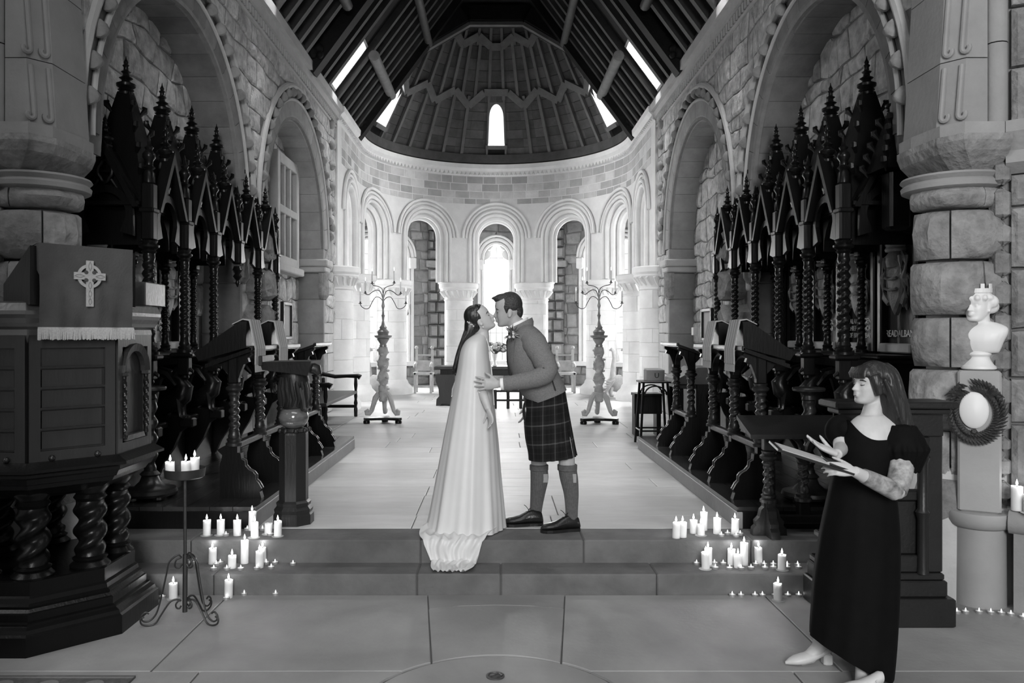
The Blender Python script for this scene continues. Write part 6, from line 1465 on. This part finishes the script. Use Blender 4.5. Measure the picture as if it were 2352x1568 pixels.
MB().tube([P(1208, 873, 5.651), P(1228, 868, 5.648), P(1246, 861, 5.655)], .005, 6).build('pocket_flap', 'tweed_dark', jk)
MB().tube([P(1258, 846, 5.655), P(1266, 866, 5.663), P(1276, 897, 5.672)], [.002, .004, .006], 6).build('side_vent', 'tweed_dark', jk)
# sprig in the buttonhole
bt = thing('buttonhole_sprig', P(1173, 765, 5.66), 'dark leafy buttonhole sprig pinned on the tweed lapel', 'sprig'); rg = random.Random(4)
for k in range(44):
    c = P(1176, 766, 5.69); v = Vector((rg.gauss(-.25, .8), rg.gauss(-.5, .4), rg.gauss(.05, .9))).normalized(); L_ = rg.uniform(.035, .08)
    MB().tube([c, c+v*L_*.6, c+v*L_], [.004, .010, .001], 5, flat=.4).build('leaf', 'leaf' if k % 4 else 'flower', bt)
for k in range(5): MB().ball(P(1174, 766, 5.65)+Vector((rg.uniform(-.02, .02), -.01, rg.uniform(-.025, .02))), .010, 7, 5).build('berry', 'flower', bt, smooth=True)
# hair
hm = MB(); hm.ball(gh.at(-.10, 0, .66), gh.H, 22, 14, (.40, .365, .40), gh.M()); hm.ball(gh.at(.12, 0, .88), gh.H, 16, 10, (.27, .27, .15), gh.M()); hm.ball(gh.at(-.33, 0, .45), gh.H, 14, 10, (.16, .26, .28), gh.M())
for k in range(40):
    a = rg.uniform(-1, 1); f0 = rg.uniform(-.1, .3); c = gh.at(f0, a*.25, .93-.25*max(0, f0-.1)); hm.tube([c, c+gh.f*.02+gh.u*.012, c+gh.f*.045+gh.u*rg.uniform(-.005, .01)], [.009, .008, .002], 5)
for e in (-1, 1): hm.tube([gh.at(.02, e*.335, .62), gh.at(.03, e*.34, .5), gh.at(.03, e*.335, .42)], [.02, .012, .006], 6)
remesh(hm, .006, 1, 'hair', 'hair_man', gr)
# ================================================================== bride
BD = 5.82
br = thing('person', (-.22, BD, ZC), 'bride in a long white cape gown with a train, kissing the man in the kilt', 'person')
bh = Head((-.070, BD, 1.725), (.883, -.02, .469), (-.469, -.12, .883), .213)
b = MB(); bh.add(b, .85)
b.tube([bh.at(-.12, 0, .28), bh.at(-.15, 0, .05), P(1108, 768, BD), P(1102, 785, BD)], [.052, .048, .052, .075], 16)
b.rings(pl_rings(interp([(1115, 776, 1092, 772, .08), (1118, 792, 1075, 788, .15), (1122, 830, 1066, 830, .16), (1120, 880, 1062, 880, .14), (1125, 950, 1050, 950, .16)], 2), BD))
bw = P(1122, 940, 5.575)
b.tube([P(1093, 800, 5.74), P(1098, 850, 5.72), P(1104, 888, 5.66), P(1112, 912, 5.60), bw], [.042, .040, .036, .032, .024], 12)
hand(b, bw, P(1133, 980, 5.56)-bw, (.5, -.8, 0), (-.8, -.4, .2), .155, (.35, .4, .45, .5), spread=.02)
b.tube([P(1093, 800, 5.99), P(1104, 860, 6.03), P(1118, 930, 6.03)], [.045, .036, .025], 10)
bb = remesh(b, .0052, 3, 'body', 'skin', br); bh.features(bb, 'brow')
def cf(t, s): return s*s*(.035*sin(9*t+.8)+.025*sin(14*t+2*s)+.018*sin(23*t))+.012*sin(6*t)*s
cape = interp([(1116, 772, 1096, 764, .062), (1119, 782, 1078, 774, .135), (1121, 795, 1066, 785, .178), (1124, 820, 1056, 808, .195), (1128, 852, 1050, 846, .20), (1131, 890, 1043, 886, .21), (1137, 950, 1031, 945, .225), (1143, 1010, 1019, 1006, .245), (1149, 1090, 1004, 1086, .27), (1154, 1150, 993, 1146, .29), (1157, 1192, 985, 1188, .30), (1158, 1209, 979, 1208, .305)], 3)
MB().rings(pl_rings(cape, BD, 120, 2.1, cf)).build('cape_gown', 'silk', br, smooth=60)
MB().tube([P(1116, 772, 5.80), P(1124, 800, 5.70), P(1131, 870, 5.655), P(1135, 930, 5.64)], .004, 6).build('cape_edge', 'silk', br, smooth=True)
# slit edge around the arm
MB().tube([P(1096, 896, 5.615), P(1104, 903, 5.60), P(1114, 902, 5.61), P(1121, 892, 5.63)], .006, 8).build('sleeve_edge', 'silk', br, smooth=True)
rows = [(5.80, .33, 985, 1150), (5.66, .315, 968, 1142), (5.54, .306, 963, 1122), (5.478, .300, 970, 1112), (5.445, .27, 974, 1106), (5.44, .20, 984, 1100), (5.43, .155, 990, 1094), (5.38, .147, 990, 1092), (5.30, .146, 990, 1088), (5.235, .143, 996, 1068)]
rows = interp([(y, z, a, c) for y, z, a, c in rows], 4); g = []; rg = random.Random(9); nc = 44
for i, (y, z, a, c) in enumerate(rows):
    r_ = []
    for j in range(nc+1):
        t = j/nc; x = a+(c-a)*t+4*sin(i*.6)*sin(3*t); X = PX(x, y); w = .5+.5*sin(t*19+1.7*sin(i*.33))*sin(t*7+i*.12); e = .022*w+.008*sin(t*43+i*.5)
        yy = y-(e if z < .29 else 0)*.8+.012*sin(t*11); zz = z+(e*.9 if not .16 < z < .28 else 0)
        if z < .28: zz = max(zz, .139)
        r_.append((X, yy, zz))
    g.append(r_)
loop = [list(r_)+[(x, y+.006, z-.004) for x, y, z in reversed(r_)] for r_ in g]
MB().rings(loop, caps=True).build('train', 'silk', br, smooth=70)
hm = MB(); hm.ball(bh.at(-.12, 0, .64), bh.H, 22, 14, (.385, .365, .40), bh.M()); hm.ball(bh.at(-.25, 0, .40), bh.H, 16, 10, (.27, .34, .30), bh.M()); hm.ball(bh.at(.03, 0, .84), bh.H, 16, 10, (.24, .33, .17), bh.M())
for e in (-1, 1): hm.ball(bh.at(-.12, e*.17, .64), bh.H, 16, 10, (.30, .205, .36), bh.M())
hm.rings(pl_rings(interp([(1100, 735, 1069, 728, .075), (1098, 752, 1067, 745, .085), (1090, 768, 1066, 760, .085), (1076, 782, 1060, 776, .085), (1064, 800, 1053, 794, .08), (1055, 825, 1045, 820, .07), (1052, 845, 1041, 842, .055), (1050, 858, 1044, 857, .02)], 3), BD, 30, 2, lambda t, s: .05*sin(7*t+3*s)+.03*sin(13*t)))
for k in range(14):
    y0 = BD+rg.uniform(-.07, .07); dx = rg.uniform(-2, 4); hm.tube([P(1070+dx, 760, y0), P(1058+dx, 795, y0), P(1048+dx, 830, y0), P(1043+dx+rg.uniform(-4, 3), 852+rg.uniform(-6, 8), y0)], [.010, .011, .010, .003], 6)
remesh(hm, .005, 1, 'hair', 'hair', br)
for k in range(9):
    t = k/8; MB().ball(P(1074+14*t, 739+10*t+1.5*sin(k*2), BD-.078), .0035 if k % 2 else .005, 8, 5).build('hair_pin_bead', 'marble', br, smooth=True)
MB().ball(bh.at(-.03, -.35, .22), .006, 8, 6).build('earring', 'marble', br, smooth=True)
MB().lathe([(.0093, -.002), (.0105, 0), (.0093, .002)], (0, 0, 0), 14, Matrix.Rotation(pi/2, 3, 'Y')).build('ring', 'tin', gr, loc=P(1107, 885, 5.58))
# ================================================================== woman in black
WD = 4.02
wo = thing('person', (1.86, 4.05, 0), 'smiling woman in a long black dress holding an open folder, looking towards the couple', 'person')
wh = Head((1.893, 4.04, 1.352), (-.985, -.16, .03), (.05, 0, 1), .205)
b = MB(); wh.add(b, 1.0)
b.tube([wh.at(-.12, 0, .28), wh.at(-.16, 0, .05), P(2003, 950, 4.03), P(2005, 985, 4.03)], [.052, .048, .05, .08], 16)
b.rings(pl_rings(interp([(1972, 955, 2035, 950, .05), (1950, 975, 2062, 970, .09), (1942, 1005, 2066, 1000, .115), (1940, 1050, 2052, 1050, .12), (1925, 1100, 2045, 1100, .11)], 2), WD, 28))
we, ww = P(2058, 1128, 3.82), P(1962, 1082, 3.72)
b.tube([P(2072, 1000, 3.98), P(2070, 1060, 3.90), we, (we+ww)/2+Vector((0, 0, -.005)), ww], [.055, .05, .043, .036, .026], 14)
hand(b, ww, P(1895, 1072, 3.73)-ww, (0, -.5, -.8), (-.1, .6, .5), .165, (.35, .4, .45, .5), spread=.02, tcurl=.2)
w2 = P(1922, 1043, 3.83)
b.tube([P(1935, 995, 4.10), P(1932, 1030, 4.02), w2], [.048, .038, .026], 12)
hand(b, w2, P(1845, 1006, 3.85)-w2, (.1, -.9, -.3), (-.35, -.2, .9), .175, (.12, .12, .15, .2), spread=.05, tcurl=.1)
b.tube([P(1970, 1085, 4.03), P(1945, 1220, 4.06), P(1915, 1350, 4.08), P(1893, 1450, 4.10), P(1880, 1488, 4.12), P(1860, 1508, 4.12), P(1835, 1516, 4.12)], [.09, .085, .06, .045, .036, .034, .028], 14)
b.tube([P(1990, 1085, 4.0), P(1995, 1250, 3.99), P(1990, 1450, 3.98), P(1985, 1530, 3.90), P(1980, 1590, 3.83), P(1950, 1605, 3.80)], [.09, .085, .05, .04, .036, .03], 14)
wb = remesh(b, .0052, 3, 'body', 'skin', wo); wh.features(wb, 'brow')
def df(t, s): return s*(.03*sin(5*t+1)+.02*sin(11*t+2*s))
drs = pl_rings(interp([(1948, 1002, 2062, 994, .112, WD), (1936, 1022, 2060, 1020, .138, WD), (1929, 1055, 2050, 1055, .14, WD), (1916, 1092, 2048, 1092, .135, WD), (1906, 1140, 2052, 1140, .15, WD), (1890, 1220, 2056, 1225, .18, WD), (1876, 1320, 2054, 1335, .20, WD), (1870, 1400, 2048, 1440, .205, WD), (1867, 1440, 2042, 1510, .205, WD), (1866, 1462, 2037, 1552, .20, WD)], 3), WD, 72, 2.2, df)
for k_, amp in ((0, .085), (1, .05), (2, .02)): drs[k_] = [p_+Vector((0, 0, amp*abs(cos(2*pi*j_/72))**3-.012*(k_ == 0)*max(0, sin(2*pi*j_/72)))) for j_, p_ in enumerate(drs[k_])]
MB().rings(drs, caps=False).build('dress', 'velvet', wo, smooth=True)
sm = MB(); sm.ball(P(2076, 1030, 3.93), .108, 20, 12, (1.0, .9, 1.12)); sm.ball(P(2060, 992, 4.0), .07, 16, 10); sm.rings([[P(2070, 1082, 3.90)+Vector((.062*cos(t), .06*sin(t), z+.02*cos(t))) for t in [2*pi*k/20 for k in range(20)]] for z in (-.01, .02)])
for k in range(16): t = 2*pi*k/16; c = P(2076, 1030, 3.93); sm.tube([c+Vector((.05*cos(t), .045*sin(t), .115)), c+Vector((.108*cos(t), .098*sin(t), .0)), c+Vector((.068*cos(t), .062*sin(t), -.115))], [.008, .014, .008], 6)
remesh(sm, .007, 2, 'sleeve', 'velvet', wo)
sm = MB(); sm.ball(P(1932, 990, 4.10), .082, 16, 10, (1, .9, 1.05)); sm.ball(P(1940, 985, 4.06), .05, 12, 8); remesh(sm, .008, 2, 'sleeve', 'velvet', wo)
# tattooed skin of the arm
q0 = we; q1 = ww
MB().tube([P(2071, 1055, 3.905), P(2068, 1090, 3.872), we+Vector((0, 0, 0))], [.061, .056, .0485], 16).build('tattoo', 'skin_tattoo', wo, smooth=True)
MB().tube([we+(q1-q0)*.02, we+(q1-q0)*.3, we+(q1-q0)*.6, we+(q1-q0)*.78], [.047, .0435, .039, .0345], 16).build('tattoo', 'skin_tattoo', wo, smooth=True)
# hair with fringe
hm = MB(); hm.ball(wh.at(-.10, 0, .66), wh.H, 22, 14, (.43, .39, .42), wh.M()); hm.ball(wh.at(.20, 0, .76), wh.H, 16, 10, (.20, .31, .20), wh.M())
for e in (-1, 1): hm.tube([wh.at(.15, e*.33, .72), wh.at(.08, e*.375, .5), wh.at(.0, e*.38, .25)], [.025, .026, .022], 8)
hm.rings(pl_rings(interp([(2000, 846, 2036, 832, .055, 4.05), (1996, 858, 2054, 846, .082, 4.05), (1998, 875, 2064, 865, .092, 4.05), (2006, 905, 2072, 895, .095, 4.04), (2013, 935, 2080, 925, .095, 4.03), (2022, 960, 2088, 955, .085, 4.02), (2036, 982, 2096, 985, .06, 4.0), (2060, 1000, 2096, 1003, .015, 4.0)], 3), 4.03, 36, 2, lambda t, s: .05*sin(9*t+3*s)+.03*sin(15*t)))
for k in range(22):
    y0 = 4.03+rg.uniform(-.10, .08); dx = rg.uniform(-4, 30); hm.tube([P(2018+dx*.6, 870, y0), P(2028+dx, 915, y0), P(2040+dx, 955, y0), P(2048+dx*1.3, 985+rg.uniform(-8, 14), y0)], [.012, .012, .011, .003], 6)
remesh(hm, .006, 1, 'hair', 'hair_brown', wo)
for k in range(15):
    a = -.26+.52*k/14; MB().tube([wh.at(.30, a, .88), wh.at(.385-.3*a*a, a*1.08, .74), wh.at(.385-.4*a*a, a*1.12, .62+.05*abs(a))], [.009, .009, .003], 6).build('fringe_lock', 'hair_brown', wo, smooth=True)
# shoes of the woman
def pump(heelx, y, L, zf, d=(-1, -.05, 0)):
    hl = Vector((heelx, y, zf)); d = Vector(d).normalized(); sd = Vector((-d.y, d.x, 0)); up = Vector((0, 0, 1)); rs = []
    for t, z0, h, w in ((.0, .055, .05, .020), (.08, .052, .055, .028), (.25, .035, .05, .030), (.45, .012, .055, .034), (.62, .004, .055, .040), (.78, .003, .045, .036), (.9, .003, .032, .022), (1.0, .004, .014, .005)):
        c = hl+d*L*t; rs.append([c+sd*w*cos(a)+up*(z0+h*(.5+.5*sin(a))) for a in [2*pi*j/14 for j in range(14)]])
    s = MB().rings(rs).build('shoe', 'shoe_pale', wo, smooth=True)
    MB().cbox(-.024, .024, -.024, .024, 0, .06, .006, Matrix.Translation(hl+d*.02)).build('heel', 'shoe_pale', s)
    MB().tube([hl+d*L*.2+sd*.03+up*.07, hl+d*L*.02+up*.10, hl+d*L*.2-sd*.03+up*.07], .005, 6).build('ankle_strap', 'shoe_pale', s, smooth=True)
pump(P(1908, 1500, 4.12).x, 4.12, .24, 0); pump(P(2022, 1500, 3.8).x, 3.78, .24, 0)
# folder in her hand
fo = thing('folder', P(1875, 1064, 3.75), 'open dark folder with a paper sheet held by the woman in black', 'folder')
a = P(1786, 1036, 3.70); v1 = P(1962, 1092, 3.70)-a; v2 = Vector((.03, .21, .012)); nn = v1.cross(v2).normalized(); nn = nn if nn.z > 0 else -nn
def plate(o_, v1_, v2_, th, nm, m): MB().add([o_+v1_*i+v2_*j+nn*k for k in (0, th) for i, j in ((0, 0), (1, 0), (1, 1), (0, 1))], [(3,2,1,0), (4,5,6,7), (0,1,5,4), (1,2,6,5), (2,3,7,6), (3,0,4,7)]).build(nm, m, fo)
plate(a, v1, v2, .010, 'cover', 'folder'); plate(a+v1*.06+v2*.08+nn*.0105, v1*.62, v2*.82, .003, 'sheet', 'paper'); plate(a+v1*.70+v2*.05+nn*.0105, v1*.27, v2*.9, .008, 'pad', 'folder')
# ================================================================== marble bust carving
bc = MB(); bH = Head((bxp-.0, byp+.005, 1.785), (-.90, -.43, -.02), (0, 0, 1), .205); bH.add(bc, 1.0)
bc.tube([bH.at(-.12, 0, .28), bH.at(-.14, 0, .02), Vector((bxp+.03, byp+.03, 1.72))], [.05, .05, .075], 16)
ax = Vector((.75, -.66, 0)); fx_ = Vector((-.66, -.75, 0)); base = Vector((bxp, byp, 0))
bc.rings([[base+Vector((.015, .01, z))+ax*(w*cos(t))+fx_*(d*sin(t)+o_) for t in [2*pi*k/24 for k in range(24)]] for z, w, d, o_ in interp([(1.585, .10, .055, .0), (1.60, .112, .066, .01), (1.66, .135, .08, .015), (1.71, .155, .078, .01), (1.745, .152, .065, 0), (1.77, .11, .05, -.01), (1.785, .06, .045, -.01)], 3)])
for e in (-1, 1): bc.ball(bH.at(-.2, e*.30, .6), .042, 10, 8); bc.ball(bH.at(-.35, e*.2, .45), .045, 10, 8)
bc.ball(bH.at(-.5, 0, .5), .05, 10, 8); bc.ball(bH.at(-.06, 0, .72), bH.H, 16, 12, (.40, .37, .33), bH.M())
for k in range(12):
    t = 2*pi*k/12; p = bH.at(-.05+.40*cos(t), .36*sin(t), .72); bc.ball(p, .02, 7, 5)
remesh(bc, .0045, 7, 'carving', 'marble', bu)
cr = MB().rings([[bH.at(-.06+.37*r*cos(t), .34*r*sin(t), u) for t in [2*pi*k/28 for k in range(28)]] for r, u in ((1.0, .88), (1.03, .90), (1.03, 1.02), (.93, 1.02), (.92, .9))]).build('crown', 'marble', bu)
for k in range(7):
    t = 2*pi*k/7; MB().add([bH.at(-.06+.36*(1+dr)*cos(t)-.36*dt*sin(t), .33*(1+dr)*sin(t)+.33*dt*cos(t), u) for u in (1.0, 1.16) for dr, dt in ((-.1, -.16), (.05, -.16), (.05, .16), (-.1, .16))], [(3,2,1,0), (4,5,6,7), (0,1,5,4), (1,2,6,5), (2,3,7,6), (3,0,4,7)]).build('turret', 'marble', cr)
